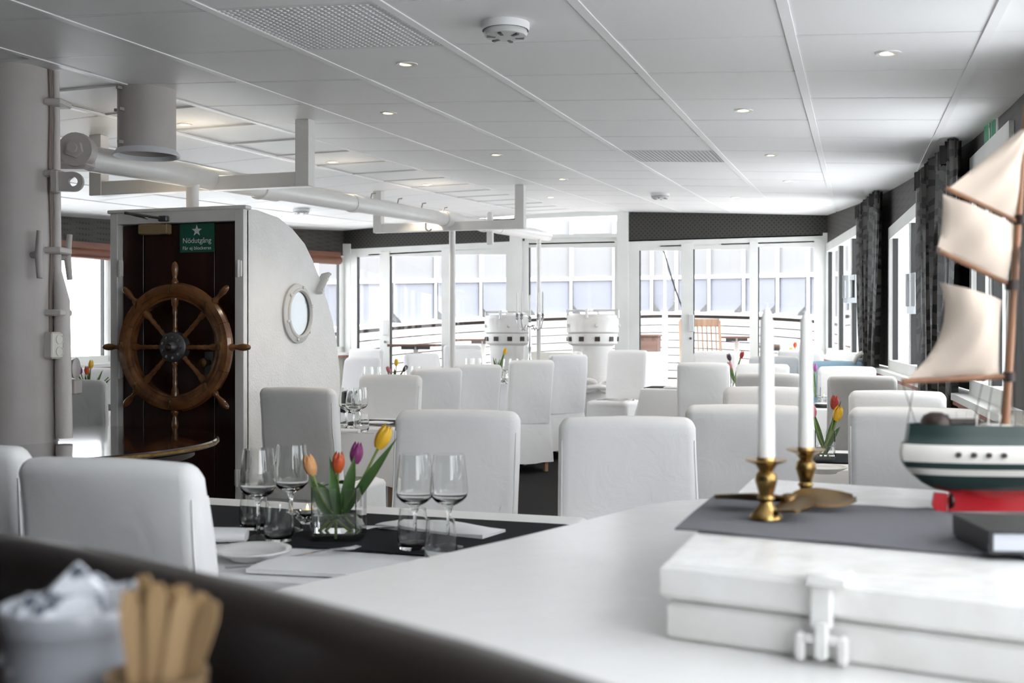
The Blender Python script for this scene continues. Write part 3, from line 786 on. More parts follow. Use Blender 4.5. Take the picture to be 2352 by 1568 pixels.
# ventilation trunk hanging from the ceiling
q = atD(338, 360, 5.2); q0 = (q.x, q.y, 0)
t = thing('ventilation_pipe', 'short wide white vent pipe with a flared lip hanging from the ceiling', 'pipe', (q.x, q.y, q.z))
zt2 = ceil_z(q.x, q.y)
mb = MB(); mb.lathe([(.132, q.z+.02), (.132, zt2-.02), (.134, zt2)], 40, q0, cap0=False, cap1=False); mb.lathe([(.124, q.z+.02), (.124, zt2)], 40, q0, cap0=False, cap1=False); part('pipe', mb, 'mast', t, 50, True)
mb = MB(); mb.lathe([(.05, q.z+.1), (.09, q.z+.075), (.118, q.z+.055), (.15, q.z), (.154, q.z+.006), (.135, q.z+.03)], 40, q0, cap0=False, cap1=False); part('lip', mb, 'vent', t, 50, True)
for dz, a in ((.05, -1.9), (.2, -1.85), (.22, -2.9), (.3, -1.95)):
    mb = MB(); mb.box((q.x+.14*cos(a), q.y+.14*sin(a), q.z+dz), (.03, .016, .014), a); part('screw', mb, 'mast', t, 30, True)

# deckhouse with curved back
HY = 5.05; HX0, HX1 = -3.815, -3.006
DT = atY(415, 513, HY).z; HT = atY(415, 485, HY).z
prof = [(640, 500), (672, 526), (700, 560), (718, 597), (735, 640), (752, 693), (765, 740), (774, 790), (780, 850)]
side = [(HY, 0), (HY, HT)]+[(HY+.1, HT+.004), ]+[(atX(u, v, HX1).y, atX(u, v, HX1).z) for u, v in prof]
yb = side[-1][0]; side += [(yb+.015, .6), (yb+.015, 0)]
house = thing('deckhouse', 'white companionway deckhouse with a curved back and a wooden door', 'deckhouse', ((HX0+HX1)/2, HY+.4, 0))
th = .03
def shell(pts2, x0, x1): 
    return [[Vector((x0, y, z)), Vector((x1, y, z))] for y, z in pts2]
for x, nm in ((HX1, 'side_wall'), (HX0+th, 'side_wall')):
    mb = MB(); mb.prism([(x, y, z) for y, z in side], (-th, 0, 0)); part(nm, mb, 'house', house, 30, True)
rb = side[1:-1]
mb = MB(); G = [[(HX0+.001, y-.002, z-.004), (HX1-.001, y-.002, z-.004)] for y, z in side[1:]]; mb.grid(G, (0, -.012, -.012)); part('curved_roof', mb, 'house', house, 50, True)
mb = MB(); mb.box(((HX0+HX1)/2, HY-.012, HT+.005), (HX1-HX0+.03, .06, .02), bev=.004); part('roof_lip', mb, 'house', house, 40, True)
fx0, fx1 = atY(280, 600, HY).x, atY(548, 600, HY).x
for a, b in ((HX0, fx0), (fx1, HX1)):
    mb = MB(); mb.box(((a+b)/2, HY-.012, DT/2+.03), (b-a, .05, DT+.06), bev=.004); part('door_jamb', mb, 'paint', house, 40, True)
mb = MB(); mb.box(((fx0+fx1)/2, HY-.011, (DT+HT)/2), (fx1-fx0, .05, HT-DT), bev=.003); part('door_head', mb, 'paint', house, 40, True)
# the door: three vertical boards, on hinges
door = part('door', MB().box(((fx0+fx1)/2, HY+.032, DT/2), (fx1-fx0-.004, .03, DT-.006)), 'maho', house, None, True, 'dark mahogany boarded door')
splits = [fx0+.004, fx0+(fx1-fx0)*.19, fx0+(fx1-fx0)*.80, fx1-.004]
for a, b in zip(splits, splits[1:]):
    m3 = MB(); m3.box(((a+b)/2, HY+.012, DT/2), (b-a-.005, .016, DT-.012), bev=.003); o = part('board', m3, 'maho', door, 30, True)
for u, v in ((277, 617), (549, 617), (545, 1097), (277, 850)):
    q = atY(u, v, HY-.045); m3 = MB(); m3.box((q.x, q.y, q.z), (.03, .012, .085), bev=.003); m3.tube([q+Vector((0, -.008, -.045)), q+Vector((0, -.008, .045))], .008, 8); part('hinge', m3, 'paint', house, 40, True)
q = atY(480, 832, HY); m3 = MB(); m3.lathe([(.016, 0), (.014, .03), (.024, .045), (.022, .06), (0, .066)], 16, (q.x, HY, q.z), Matrix.Rotation(pi/2, 4, 'X')); part('door_knob', m3, 'brassdull', door, 50, True)
m3 = MB(); m3.box((q.x, HY+.001, q.z-.03), (.05, .006, .17), bev=.002); part('lock_plate', m3, 'irongrey', door, 30, True)
# door closer
q = atY(356, 527, HY-.03); t = thing('door_closer', 'tan door closer box with a metal arm at the top of the mahogany door', 'door closer', (q.x, q.y, q.z-.03))
mb = MB(); mb.box(q, (.175, .05, .055), bev=.006); part('box', mb, 'tan', t, 30, True)
q1, q2, q3 = atY(376, 502, HY-.06), atY(286, 489, HY-.16), atY(372, 508, HY-.055)
mb = MB(); mb.tube([q1, q2], .008, 6); mb.tube([q2, atY(340, 502, HY-.09)], .009, 6, flat=.5); part('arm', mb, 'irongrey', t, 40, True)
mb = MB(); mb.box(q1, (.05, .03, .03), bev=.004); part('shoe', mb, 'irongrey', t, 30, True)
# emergency exit sign on the door
q = atY(453, 546, HY-.003); sw, shh = abs(atY(414, 546, HY).x-atY(493, 546, HY).x), abs(atY(453, 513, HY).z-atY(453, 579, HY).z)
t = thing('exit_sign', 'green emergency exit sign with a white star on the dark wooden door', 'sign', (q.x, q.y, q.z-shh/2))
mb = MB(); mb.box(q, (sw, .004, shh)); part('plate', mb, 'green', t, None, True)
mb = MB(); ctr = Vector((q.x, q.y-.0025, q.z+shh*.245)); pts = []
for k in range(10):
    r = shh*.21 if k % 2 == 0 else shh*.085; a = pi/2+k*pi/5; pts.append(ctr+Vector((r*cos(a), 0, r*sin(a))))
mb.prism(pts, (0, -.001, 0)); part('star', mb, 'signwhite', t, None, True)
def text_part(txt, size, c, parent, m, width=None, rot=(pi/2, 0, 0)):
    cu = bpy.data.curves.new('lettering', 'FONT'); cu.body = txt; cu.size = size; cu.align_x = 'CENTER'; cu.align_y = 'CENTER'; cu.extrude = .0005
    to = bpy.data.objects.new('lettering', cu); COL.objects.link(to)
    dg = bpy.context.evaluated_depsgraph_get(); dg.update()
    me = bpy.data.meshes.new_from_object(to.evaluated_get(dg)); bpy.data.objects.remove(to)
    me.materials.clear(); me.materials.append(M[m])
    xs = [v.co.x for v in me.vertices]; w = max(xs)-min(xs)
    o = link('lettering', me, parent); o.location = Vector(c)-parent.location; o.rotation_euler = rot
    if width: o.scale = (width/w, min(1.25, max(1, 1)), 1)
    return o
text_part('Nödutgång', shh*.26, (q.x, q.y-.003, q.z-shh*.10), t, 'signwhite', sw*.82)
text_part('Får ej blockeras', shh*.17, (q.x, q.y-.003, q.z-shh*.36), t, 'signwhite', sw*.82)
# porthole in the side wall
q = atX(682, 720, HX1); ph = thing('porthole', 'round white rimmed porthole in the side of the curved deckhouse', 'porthole', (HX1, q.y, q.z-.16))
ry = Matrix.Rotation(pi/2, 4, 'Y')
mb = MB(); mb.lathe([(.125, .002), (.165, .002), (.168, .012), (.158, .02), (.143, .021), (.14, .03), (.13, .033), (.124, .028), (.122, .004)], 44, (HX1, q.y, q.z), ry, False, False); part('rim', mb, 'house', ph, 50, True)
mb = MB(); mb.lathe([(.1225, .012), (.1225, .016), (0, .016)], 40, (HX1, q.y, q.z), ry); part('pane', mb, 'porthole', ph, 50, True)
for k in range(6):
    a = k*pi/3+.3; mb = MB(); mb.lathe([(.009, .02), (.009, .03), (0, .032)], 8, (HX1, q.y+.15*cos(a), q.z+.15*sin(a)), ry); part('bolt', mb, 'house', ph, 40, True)
mb = MB(); a, b = atX(720, 672, HX1-.02), atX(737, 632, HX1-.02)
mb.tube([a+Vector((.03, 0, 0)), b+Vector((.03, 0, 0)), b+Vector((.04, .03, .01))], [.03, .032, .02], 10, flat=.5)
for f_ in (.15, .75): c_ = a.lerp(b, f_); mb.lathe([(.012, .03), (.012, .06), (0, .064)], 8, c_, ry)
solo('hinge_arm', mb, 'house', 'small white bolted bracket on the curved edge of the deckhouse above the porthole', 'bracket')

# ship's wheel on the door
wc = atY(402, 797, HY-.10)
wheel = thing('ship_wheel', "large varnished wooden ship's wheel hung on the mahogany door", 'wheel', wc)
rx = Matrix.Rotation(pi/2, 4, 'X')     # lathe axis z -> -y
RW = .335
def ringl(mb, prof, n=64):
    R = []
    for k in range(n):
        a = 2*pi*k/n; R.append([(r*cos(a), -d, r*sin(a)) for r, d in prof])
    R.append(R[0]); mb.rings(R, True, False, False)
for k in range(8):          # rim is made of eight curved segments
    a0, a1 = k*pi/4+pi/8+.003, (k+1)*pi/4+pi/8-.003; mb = MB(); R = []
    pr = [(.262, -.028), (.255, .0), (.262, .02), (.275, .027), (.31, .03), (.325, .024), (.335, .004), (.33, -.022), (.30, -.03)]
    for q in range(9):
        a = a0+(a1-a0)*q/8; R.append([(r*cos(a), -d, r*sin(a)) for r, d in pr])
    mb.rings(R); part('rim_segment', mb, 'wheel', wheel, 35)
mb = MB(); ringl(mb, [(.247, -.02), (.247, .012), (.259, .012), (.259, -.02)]); part('inner_ring', mb, 'wheel', wheel, 35)
mb = MB(); ringl(mb, [(.283, .026), (.283, .034), (.296, .034), (.296, .026)]); part('rim_bead', mb, 'wheel', wheel, 35)
sp_prof = [(.012, .07), (.017, .085), (.011, .095), (.014, .11), (.011, .125), (.015, .145), (.0115, .16), (.0155, .18), (.012, .205), (.02, .222), (.021, .252)]
hd_prof = [(.017, .325), (.02, .34), (.013, .35), (.0115, .362), (.017, .385), (.019, .405), (.0165, .425), (.011, .438), (0, .445)]
for k in range(8):
    a = k*pi/4; mm = Matrix.Rotation(pi/2-a, 4, 'Y')
    mb = MB(); mb.lathe(sp_prof, 12, (0, 0, 0), mm); sp = part('spoke', mb, 'wheel', wheel, 60)
    mb = MB(); mb.lathe(hd_prof, 12, (0, 0, 0), mm); part('handle', mb, 'wheel', wheel, 60)
    mb = MB(); c = Vector((.296*cos(a), -.036, .296*sin(a)))
    mb.tube([c+Vector((-.006, 0, .02)), c+Vector((-.004, -.012, -.004)), c+Vector((0, -.02, -.014)), c+Vector((.006, -.024, -.002)), c+Vector((.009, -.028, .012))], .0028, 6)
    mb.box(c+Vector((-.005, 0, .012)), (.012, .004, .03)); part('brass_hook', mb, 'brass', wheel, 50)
mb = MB(); mb.lathe([(.078, -.02), (.078, .022), (.07, .028), (.035, .03), (.034, .045), (.02, .06), (.0, .062)], 32, (0, 0, 0), rx); hub = part('hub', mb, 'irongrey', wheel, 40)
mb = MB(); mb.lathe([(.03, .03), (.026, .05), (.01, .075), (0, .076)], 18, (0, 0, 0), rx); part('hub_nut', mb, 'shipdark', hub, 40)
for k in range(9):
    a = 2*pi*k/9; mb = MB(); mb.lathe([(.0085, .026), (.0085, .036), (0, .037)], 6, (.055*cos(a), 0, .055*sin(a)), rx); part('bolt', mb, 'steel', hub, 30)
mb = MB(); mb.lathe([(.03, -.09), (.03, -.02)], 16, (0, 0, 0), rx); part('axle', mb, 'irongrey', wheel, 40)

# dark round table built around the mast
TZ = .815
t = thing('mast_table', 'dark glossy mahogany round table with a brass edge around the mast', 'table', (MX, MY, 0))
R_ = .86
mb = MB(); mb.lathe([(MR+.014, TZ-.03), (R_-.01, TZ-.03), (R_, TZ-.024), (R_, TZ-.006), (R_-.006, TZ), (MR+.014, TZ)], 72, cap0=False, cap1=False); part('tabletop', mb, 'table_maho', t, 35)
mb = MB(); mb.lathe([(R_+.0005, TZ-.02), (R_+.006, TZ-.018), (R_+.006, TZ-.008), (R_+.0005, TZ-.006)], 72, cap0=False, cap1=False); part('brass_edge', mb, 'brass', t, 35)
mb = MB(); mb.lathe([(R_-.12, TZ-.075), (R_-.1, TZ-.075), (R_-.1, TZ-.03), (R_-.12, TZ-.03)], 48, cap0=False, cap1=False); part('apron', mb, 'maho', t, 35)
for k in range(3):
    a = k*2*pi/3+.4; mb = MB(); mb.tube([(.6*cos(a), .6*sin(a), 0), (.6*cos(a), .6*sin(a), TZ-.03)], .03, 10); part('leg', mb, 'maho', t)

# windlass heads (white capstans) before the centre window
def capstan(u, D, topv, label, wpx):
    p = atD(u, 760, D); fz = floor_z(p.y); topz = EYE+(HOR-topv)/F_PX*D; h = topz-fz; r = wpx/F_PX*D/2
    t = thing('capstan', label, 'capstan', (p.x, p.y, fz), group='white windlass heads at the bow windows')
    mb = MB(); mb.lathe([(r*1.05, 0), (r*1.05, h*.08), (r*.8, h*.12), (r*.7, h*.2), (r*.66, h*.45), (r*.74, h*.6), (r*.78, h*.72)], 40); part('drum', mb, 'paint', t, 40)
    mb = MB(); mb.lathe([(r*.78, h*.72), (r*.95, h*.74), (r*.97, h*.80), (r*.97, h*.815), (r*.93, h*.82)], 40); part('lower_band', mb, 'paint', t, 40)
    mb = MB(); mb.lathe([(r*.93, h*.82), (r, h*.83), (r, h*.925), (r*.97, h*.935), (r*.97, h*.96), (r*.9, h*.97), (0, h*.975)], 40); part('head', mb, 'paint', t, 40)
    for k in range(10):
        a = 2*pi*k/10+.1; mb = MB(); mb.box((r*.965*cos(a), r*.965*sin(a), h*.775), (.02, .055, .05), a); part('bar_socket', mb, 'shipdark', t, None)
    mb = MB(); mb.tube([(-r*1.02, 0, h), (r*1.02, 0, h)], .013, 8); mb.tube([(0, -r*.95, h), (0, r*.95, h)], .013, 8); part('top_bar', mb, 'paint', t)
    for a in (0, pi/2, pi, 1.5*pi):
        mb = MB(); mb.tube([(r*.98*cos(a), r*.98*sin(a), h*.94), (r*.98*cos(a), r*.98*sin(a), h)], [.02, .016], 8); part('bar_lug', mb, 'paint', t)
    for k in range(5):
        a = 2*pi*k/5-1.2; mb = MB(); mb.lathe([(.02, 0), (.016, .02), (0, .024)], 10, (r*cos(a), r*sin(a), h*.88), Vector((0, 0, 1)).rotation_difference(Vector((cos(a), sin(a), 0))).to_matrix().to_4x4()); part('stud', mb, 'paint', t)
    return p, fz, h, r
capstan(1165, 12.7, 716, 'white windlass head behind the silver candelabra', 104)
cp = capstan(1361, 12.2, 713, 'white windlass head beside the lone chair, with heavy chain below', 120)
chain = thing('anchor_chain', 'heavy white painted anchor chain around the right windlass head', 'chain', (cp[0].x, cp[0].y, cp[1]+cp[2]*.36))
for k in range(9):
    a = -2.6+.36*k; rr = cp[3]*1.0; c = Vector((cp[0].x+rr*cos(a), cp[0].y+rr*sin(a), cp[1]+cp[2]*.40+.02*(k % 2)))
    tg = Vector((-sin(a), cos(a), 0)); up = Vector((0, 0, 1)) if k % 2 else Vector((cos(a), sin(a), .2)).normalized()
    pts = [c+tg*(.105*cos(b))+up*(.06*sin(b)) for b in [2*pi*q/14 for q in range(14)]]
    mb = MB(); mb.tube(pts, .026, 8, closed=True); part('link', mb, 'paint', chain, 60, True)

# ceiling fittings
def smoke(u, v, label, r):
    p = onceil(u, v); t = thing('smoke_detector', label, 'smoke detector', (p.x, p.y, p.z-.05), group='ceiling smoke detectors')
    mb = MB(); mb.lathe([(r, .05), (r, .03), (r*.97, .022)], 36, cap0=False); part('base', mb, 'rail', t, 40)
    mb = MB(); mb.lathe([(r*.9, .024), (r*.92, .012), (r*.85, .004), (r*.55, .0), (0, -.001)], 36); part('cover', mb, 'signbox', t, 40)
    mb = MB(); mb.lathe([(r*.95, .026), (r*.95, .0215)], 36); part('slot', mb, 'black', t, 40)
    for k in range(6):
        a = k*pi/3+.5; mb = MB(); mb.box((r*.6*cos(a), r*.6*sin(a), .001), (r*.36, r*.14, .006), a); part('opening', mb, 'irongrey', t, None)
smoke(1161, 52, 'round white smoke detector near the camera in the middle of the ceiling', .079)
smoke(1516, 444, 'small far smoke detector above the right glass doors', .085)
smoke(692, 480, 'small far smoke detector seen below the boom', .085)
spots = [(935, 146, 'lit ceiling spotlight nearest the large perforated vent'), (2040, 121, 'lit ceiling spotlight at the upper right, near the right wall'),
 (1708, 253, 'lit ceiling spotlight in the right middle of the ceiling'), (893, 259, 'lit ceiling spotlight behind the one by the large vent'),
 (425, 286, 'lit ceiling spotlight just right of the white vent pipe'), (1772, 356, 'lit ceiling spotlight second farthest on the right row'),
 (1140, 355, 'lit ceiling spotlight left of the small far vent panel'), (763, 372, 'lit ceiling spotlight right of the nearer boom hanger')]
far_spots = [(1811, 416), (980, 424), (1293, 411), (1688, 453), (1265, 453), (640, 497), (1728, 481)]
def spot(u, v, label, grp, light):
    p = onceil(u, v); t = thing('ceiling_spotlight', label, 'spotlight', (p.x, p.y, p.z-.004), group=grp)
    mb = MB(); mb.lathe([(.028, .004), (.03, .0), (.042, -.002), (.045, .006)], 24, cap0=False, cap1=False); part('trim_ring', mb, 'rail', t, 50)
    mb = MB(); mb.lathe([(.0285, .0035), (0, .0035)], 20, cap0=False); part('lamp', mb, 'spot', t, 50)
    if light:
        ld = bpy.data.lights.new('spot', 'SPOT'); ld.energy = 9; ld.color = (1, .86, .66); ld.spot_size = radians(100); ld.spot_blend = .6; ld.shadow_soft_size = .03
        lo = link('bulb', None, t); bpy.data.objects.remove(lo)
        lo = bpy.data.objects.new('bulb', ld); COL.objects.link(lo); lo.parent = t; lo.location = (0, 0, -.012)
for k, (u, v, l) in enumerate(spots): spot(u, v, l, 'lit recessed ceiling spotlights', True)
far_lab = ['far spotlight second to last in the right ceiling row', 'far spotlight above the farther boom hanger', 'far spotlight under the small far vent panel', 'far spotlight near the small far smoke detector, on its right', 'far spotlight left of the small far smoke detector', 'far spotlight just above the curved deckhouse roof', 'farthest spotlight, above the right dark wallpaper']
for (u, v), l in zip(far_spots, far_lab): spot(u, v, l, 'lit recessed ceiling spotlights', True)

# curtains on the right wall
def curtain(Y0, Y1, zb, label, taper, tie=True):
    n = 40; xa, xb = wall_x(Y0)-.07, wall_x(Y1)-.07
    top = min(ceil_z(xa, Y0), ceil_z(xb, Y1))-.01
    t = thing('curtain', label, 'curtain', ((xa+xb)/2, (Y0+Y1)/2, zb), group='dark damask curtains')
    mb = MB(); G = []
    for r in range(15):
        f_ = r/14; z = top+(zb-top)*f_
        w = 1-taper*min(1, f_*1.15)**1.5; row = []
        for k in range(n+1):
            s_ = .5+(k/n-.5)*w
            fold = .035*sin(k*1.35)+.012*sin(k*2.9+r*.2)
            row.append((xa+(xb-xa)*s_-fold-.02, Y0+(Y1-Y0)*s_, z+(.012*sin(k*2.1) if r == 0 else 0)))
        G.append(row)
    mb.grid(G, (.004, .002, 0)); part('drape', mb, 'damask', t, 80, True)
    mb = MB(); G = []
    for r in range(3):
        row = []
        for k in range(n+1):
            f2 = .022*sin(k*2.6)+.012*sin(k*4.1); row.append((xa+(xb-xa)*k/n-f2-.035, Y0+(Y1-Y0)*k/n, top+.005-.05*r+.012*sin(k*2.7)))
        G.append(row)
    mb.grid(G, (.01, .003, 0)); part('heading', mb, 'curtainplain', t, 80, True)
    if tie:
        yc = (Y0+Y1)/2; z = zb+.16; pts = []
        for k in range(13):
            a = pi*k/12; pts.append((wall_x(yc)-.14-.0*k+.10*cos(a)*0-.07*sin(a), yc+(.22)*cos(a), z+.10*(abs(cos(a))**2)*(1 if cos(a) < 0 else .3)+.02))
        mb = MB(); mb.tube(pts, .018, 8)
        part('rope_tieback', mb, 'rope', t, 60, True, 'thick white rope tieback')
curtain(9.25, 10.35, .86, 'dark damask curtain tied with white rope between the two far right windows', .42)
curtain(6.1, 7.35, .70, 'dark damask curtain behind the sails of the model ship', .25, False)

# lanterns hanging before the right windows
def lantern(u, v0, v1, D, label):
    top, bot = atD(u, v0, D), atD(u, v1, D); h = top.z-bot.z; r = .085; c = (bot.x, bot.y, bot.z)
    t = thing('hanging_lantern', label, 'lamp', c, group='chrome lanterns by the right windows')
    for nm, z in (('top_plate', h), ('base_plate', .1*h)):
        mb = MB(); mb.lathe([(r, z-.05), (r, z), (0, z+.012)], 6); part(nm, mb, 'cardboard', t, 20)
    for k in range(6):
        a = k*pi/3; mb = MB(); mb.box((r*.95*cos(a), r*.95*sin(a), h*.55), (.022, .03, h*.9), a); part('rod', mb, 'cardboard', t, None)
    mb = MB(); mb.lathe([(r*.6, h*.1), (r*.6, h*.95)], 16, cap0=False, cap1=False); part('glass_tube', mb, 'thin', t)
    mb = MB(); mb.lathe([(.02, h), (.012, h+.03), (0, h+.04)], 10); mb.lathe([(.0, -.05), (.014, -.02), (.02, .1*h-.05)], 10); part('finial', mb, 'irongrey', t)
    mb = MB(); mb.tube([(0, 0, -.04), (0, 0, -.17)], .004, 5); mb.lathe([(0, -.24), (.014, -.22), (.016, -.19), (.004, -.17)], 8); part('tassel', mb, 'irongrey', t)
    mb = MB(); mb.tube([(0, 0, h+.03), (0, 0, ceil_z(c[0], c[1])-c[2])], .005, 6); part('chain', mb, 'irongrey', t)
lantern(1957, 632, 690, 10.9, 'chrome hexagonal lantern hanging in the far right window')
lantern(2112, 628, 712, 7.6, 'larger chrome hexagonal lantern hanging in the nearer right window')

# lit exit box near the ceiling on the right wall
q = atD(2278, 312, 5.2); ez = .15
t = thing('exit_light', 'green lit escape route box high on the right wall', 'sign', (q.x, q.y, q.z-ez))
mb = MB(); mb.box((q.x+.045, q.y, q.z), (.105, .33, .22), .08, bev=.02); part('housing', mb, 'signbox', t, 40, True)
mb = MB(); mb.box((q.x-.008, q.y+.01, q.z), (.004, .26, .16), .08); part('green_face', mb, 'exitgreen', t, None, True)
mb = MB()
xo = q.x-.0115
def fig(pts): mb.prism([(xo, q.y+a, q.z+b) for a, b in pts], (-.001, 0, 0))
fig([(-.02, .01), (.0, .045), (.025, .04), (.012, -.005), (.02, -.03), (.045, -.05), (.035, -.06), (.0, -.04), (-.02, -.06), (-.04, -.05), (-.012, -.02)])
fig([(.012+.015*cos(k*pi/4), .062+.015*sin(k*pi/4)) for k in range(8)])
fig([(-.125, -.07), (-.06, -.07), (-.06, .07), (-.125, .07), (-.125, .06), (-.07, .06), (-.07, -.06), (-.125, -.06)])
fig([(.06, .012), (.1, .012), (.1, .035), (.13, 0), (.1, -.035), (.1, -.012), (.06, -.012)])
part('pictogram', mb, 'signwhite', t, None, True)
M_done = True
# ================================================================ CHAIRS
CH = 1.015                                   # height of a covered chair
def rrect(w, d, r, nx=5, ny=2, nc=4):
    """rounded rectangle as a ring of 2-D points, counter-clockwise from the front left"""
    pts = []; X, Y = w/2-r, d/2-r
    for cx, cy, a0 in ((X, -Y, -pi/2), (X, Y, 0), (-X, Y, pi/2), (-X, -Y, pi)):
        for k in range(nc+1): a = a0+pi/2*k/nc; pts.append((cx+r*cos(a), cy+r*sin(a)))
    out = []
    for i, p in enumerate(pts):
        q = pts[(i+1) % len(pts)]; out.append(p); L = sqrt((p[0]-q[0])**2+(p[1]-q[1])**2)
        n = int(L/.07)
        for k in range(1, n): out.append((p[0]+(q[0]-p[0])*k/n, p[1]+(q[1]-p[1])*k/n))
    return out
def chair_template(seed):
    rnd = random.Random(seed); W = .44
    root = thing('dining_chair', 'x', 'chair')
    ph = [rnd.uniform(0, 6) for _ in range(8)]
    # back: stands on the seat, leans back, padded with rounded edges
    lean = lambda z: -.205-.14*(z-.44)
    mb = MB(); R = []; rt = .038
    hs = [(.44, 0), (.52, 0), (.60, 0), (.68, 0), (.76, 0), (.84, 0), (.91, 0), (.955, 0)]+[(CH-rt+rt*sin(a), rt*(1-cos(a))) for a in (0, .4, .8, 1.15, 1.4, 1.52)]
    for z, ins in hs:
        t_ = .095-.02*(z-.44)/.57; ring = []
        for x, y in rrect(W-2*ins*.9, max(.012, t_-1.7*ins*.9), min(.032, max(.005, (t_-1.7*ins*.9)/2.2))):
            wv = .004*sin(9*x+ph[0]+7*z)+.003*sin(23*z+ph[1]+11*x)
            sag = -.006*(2*x/W)**2 if ins > 0 else 0
            ring.append((x*(1+.012*sin(6*z+ph[2])), y+lean(z)+wv*(1 if y > 0 else -1), z+sag))
        R.append(ring)
    mb.rings(R, True, False, True); part('back_cover', mb, 'cover', root, 60)
    # seams along the back edges
    for sx in (-1, 1):
        for sy in (-1, 1):
            mb = MB(); tt = lambda z: .095-.02*(z-.44)/.57; mb.tube([(sx*(W/2-.0088)*(1+.012*sin(6*z+ph[2])), lean(z)+sy*(tt(z)/2-.0088+.004*sin(9*sx*W/2+ph[0]+7*z)+.003*sin(23*z+ph[1]+11*sx*W/2)), z) for z in [.46+.04*q for q in range(13)]], .0024, 5)
            part('seam', mb, 'cover', root, 60)
    mb = MB(); R = []
    for z, ins in ((.455, .0), (.475, .0), (.492, .008), (.502, .03), (.505, .07)):
        R.append([(x, y+.02, z+.006*cos(4*x)*cos(4*y)) for x, y in rrect(W+.02-2*ins, .50-2*ins, .05-.0*ins)])
    mb.rings(R); part('seat_cover', mb, 'cover', root, 60)
    mb = MB(); R = []
    for z in (.47, .42, .34, .25, .16, .085):
        f_ = (.47-z)/.39; ring = []
        for k, (x, y) in enumerate(rrect(W+.02+.03*f_, .51+.05*f_, .045)):
            a = math.atan2(y, x); cor = abs(sin(2*a))**6
            wv = f_*(.010*sin(14*a+ph[3])+.006*sin(27*a+ph[4]))-.02*cor*f_*(1 if sin(40*a) > 0 else -.4)
            l = sqrt(x*x+y*y); ring.append((x*(1+wv/l), (y)*(1+wv/l)+.01, z+(.006*sin(5*a+ph[5]) if z < .1 else 0)))
        R.append(ring)
    mb.rings(R, True, False, False); part('skirt', mb, 'cover', root, 60)
    for sx in (-1, 1):
        for sy in (-1, 1):
            mb = MB(); x, y = sx*.18, .01+sy*.20
            mb.rings([[(x+a*.016, y+b*.016-(.02 if sy < 0 else 0), 0) for a, b in ((-1, -1), (1, -1), (1, 1), (-1, 1))], [(x+a*.021, y+b*.021, .42) for a, b in ((-1, -1), (1, -1), (1, 1), (-1, 1))]])
            part('leg', mb, 'legwood', root, None)
    return root
templ = [chair_template(s) for s in (1, 2, 3)]
used = [False]*3
def put(i, loc, rz, label, group):
    if used[i]: o = copy_tree(templ[i])
    else: o = templ[i]; used[i] = True
    o.location = loc; o.rotation_euler = (0, 0, rz); o['label'] = label; o['group'] = group
    return o
def chair(u, v, face, label, group, D=None, var=0, dz=0.0):
    """back-top centre seen at pixel (u, v); face = heading of the sitter in degrees from +Y (ship's bow), positive to the left"""
    if D is None:
        D = 4.0
        for _ in range(30):
            p = atD(u, v, D); D = (EYE-CH-floor_z(p.y)-dz)*F_PX/max(4, v-HOR)
            D = min(D, 13)
    p = atD(u, v, D); rz = radians(face)
    back = Vector((0, -.285, 0)); off = Matrix.Rotation(rz, 3, 'Z') @ back
    x, y = p.x-off.x, p.y-off.y
    return put(var, (x, y, floor_z(y)), rz, label, group)
G1 = 'chairs at the near left table'
chair(250, 1052, 0, 'white slipcovered chair in the left foreground with its back to the bar', G1, var=0)
chair(-128, 1016, 6, 'white slipcovered chair cut off by the left picture edge', G1, D=2.62, var=1)
chair(1052, 940, 186, 'white slipcovered chair behind the near pair of wine glasses, facing the camera', G1, var=2)
chair(1440, 955, 197, 'white slipcovered chair by the rounded corner of the white counter', G1, var=0)
G2 = 'chairs at the table beside the deckhouse'
chair(683, 880, -4, 'white slipcovered chair standing against the side of the deckhouse', G2, D=5.6, var=1)
chair(898, 864, 183, 'white slipcovered chair behind the small table right of the deckhouse', G2, D=7.5, var=2)
G3 = 'chairs at the long candelabra table'
chair(1003, 842, 44, 'leftmost of the four slipcovered chairs in the diagonal row', G3, D=8.7, var=0)
chair(1097, 836, 44, 'second slipcovered chair from the left in the diagonal row', G3, D=9.25, var=1)
chair(1222, 826, 44, 'third chair of the diagonal row, its wooden feet showing on the carpet', G3, D=9.9, var=2)
chair(1305, 819, 46, 'rightmost slipcovered chair of the diagonal row', G3, D=10.7, var=0)
chair(1327, 794, 110, 'small far slipcovered chair in front of the right windlass head', G3, D=11.4, var=1)
chair(968, 812, 240, 'far slipcovered chair just left of the thin white post', G3, D=11.5, var=2)
chair(1068, 806, 240, 'far slipcovered chair just right of the thin white post', G3, D=12.1, var=0)
chair(1062, 790, 200, 'farthest slipcovered chair behind the thin white post', G3, D=12.9, var=1)
G4 = 'chairs at the far left table'
chair(834, 824, 165, 'slipcovered chair behind the two wine glasses at the far left table', G4, D=11.0, var=2)
chair(842, 793, 175, 'small slipcovered chair below the left end of the glass doors', G4, D=12.6, var=0)
G5 = 'chairs behind the mast'
chair(158, 866, 25, 'slipcovered chair half hidden behind the mast', G5, D=6.6, var=1)
chair(222, 842, 205, 'slipcovered chair by the left windows behind the tulips', G5, D=9.1, var=0)
G6 = 'chairs at the near right table'
chair(1710, 928, 8, 'large white slipcovered chair right behind the tall candles', G6, var=1)
chair(2096, 934, 0, 'large white slipcovered chair behind the model ship', G6, var=2)
chair(1760, 887, 184, 'white slipcovered chair facing the camera across the near right table', G6, var=0)
chair(2060, 896, 180, 'white slipcovered chair across the near right table, close to the wall', G6, var=1)
G7 = 'chairs at the middle right table'
chair(1766, 856, 3, 'slipcovered chair left of the candles at the middle right table', G7, D=7.6, var=2)
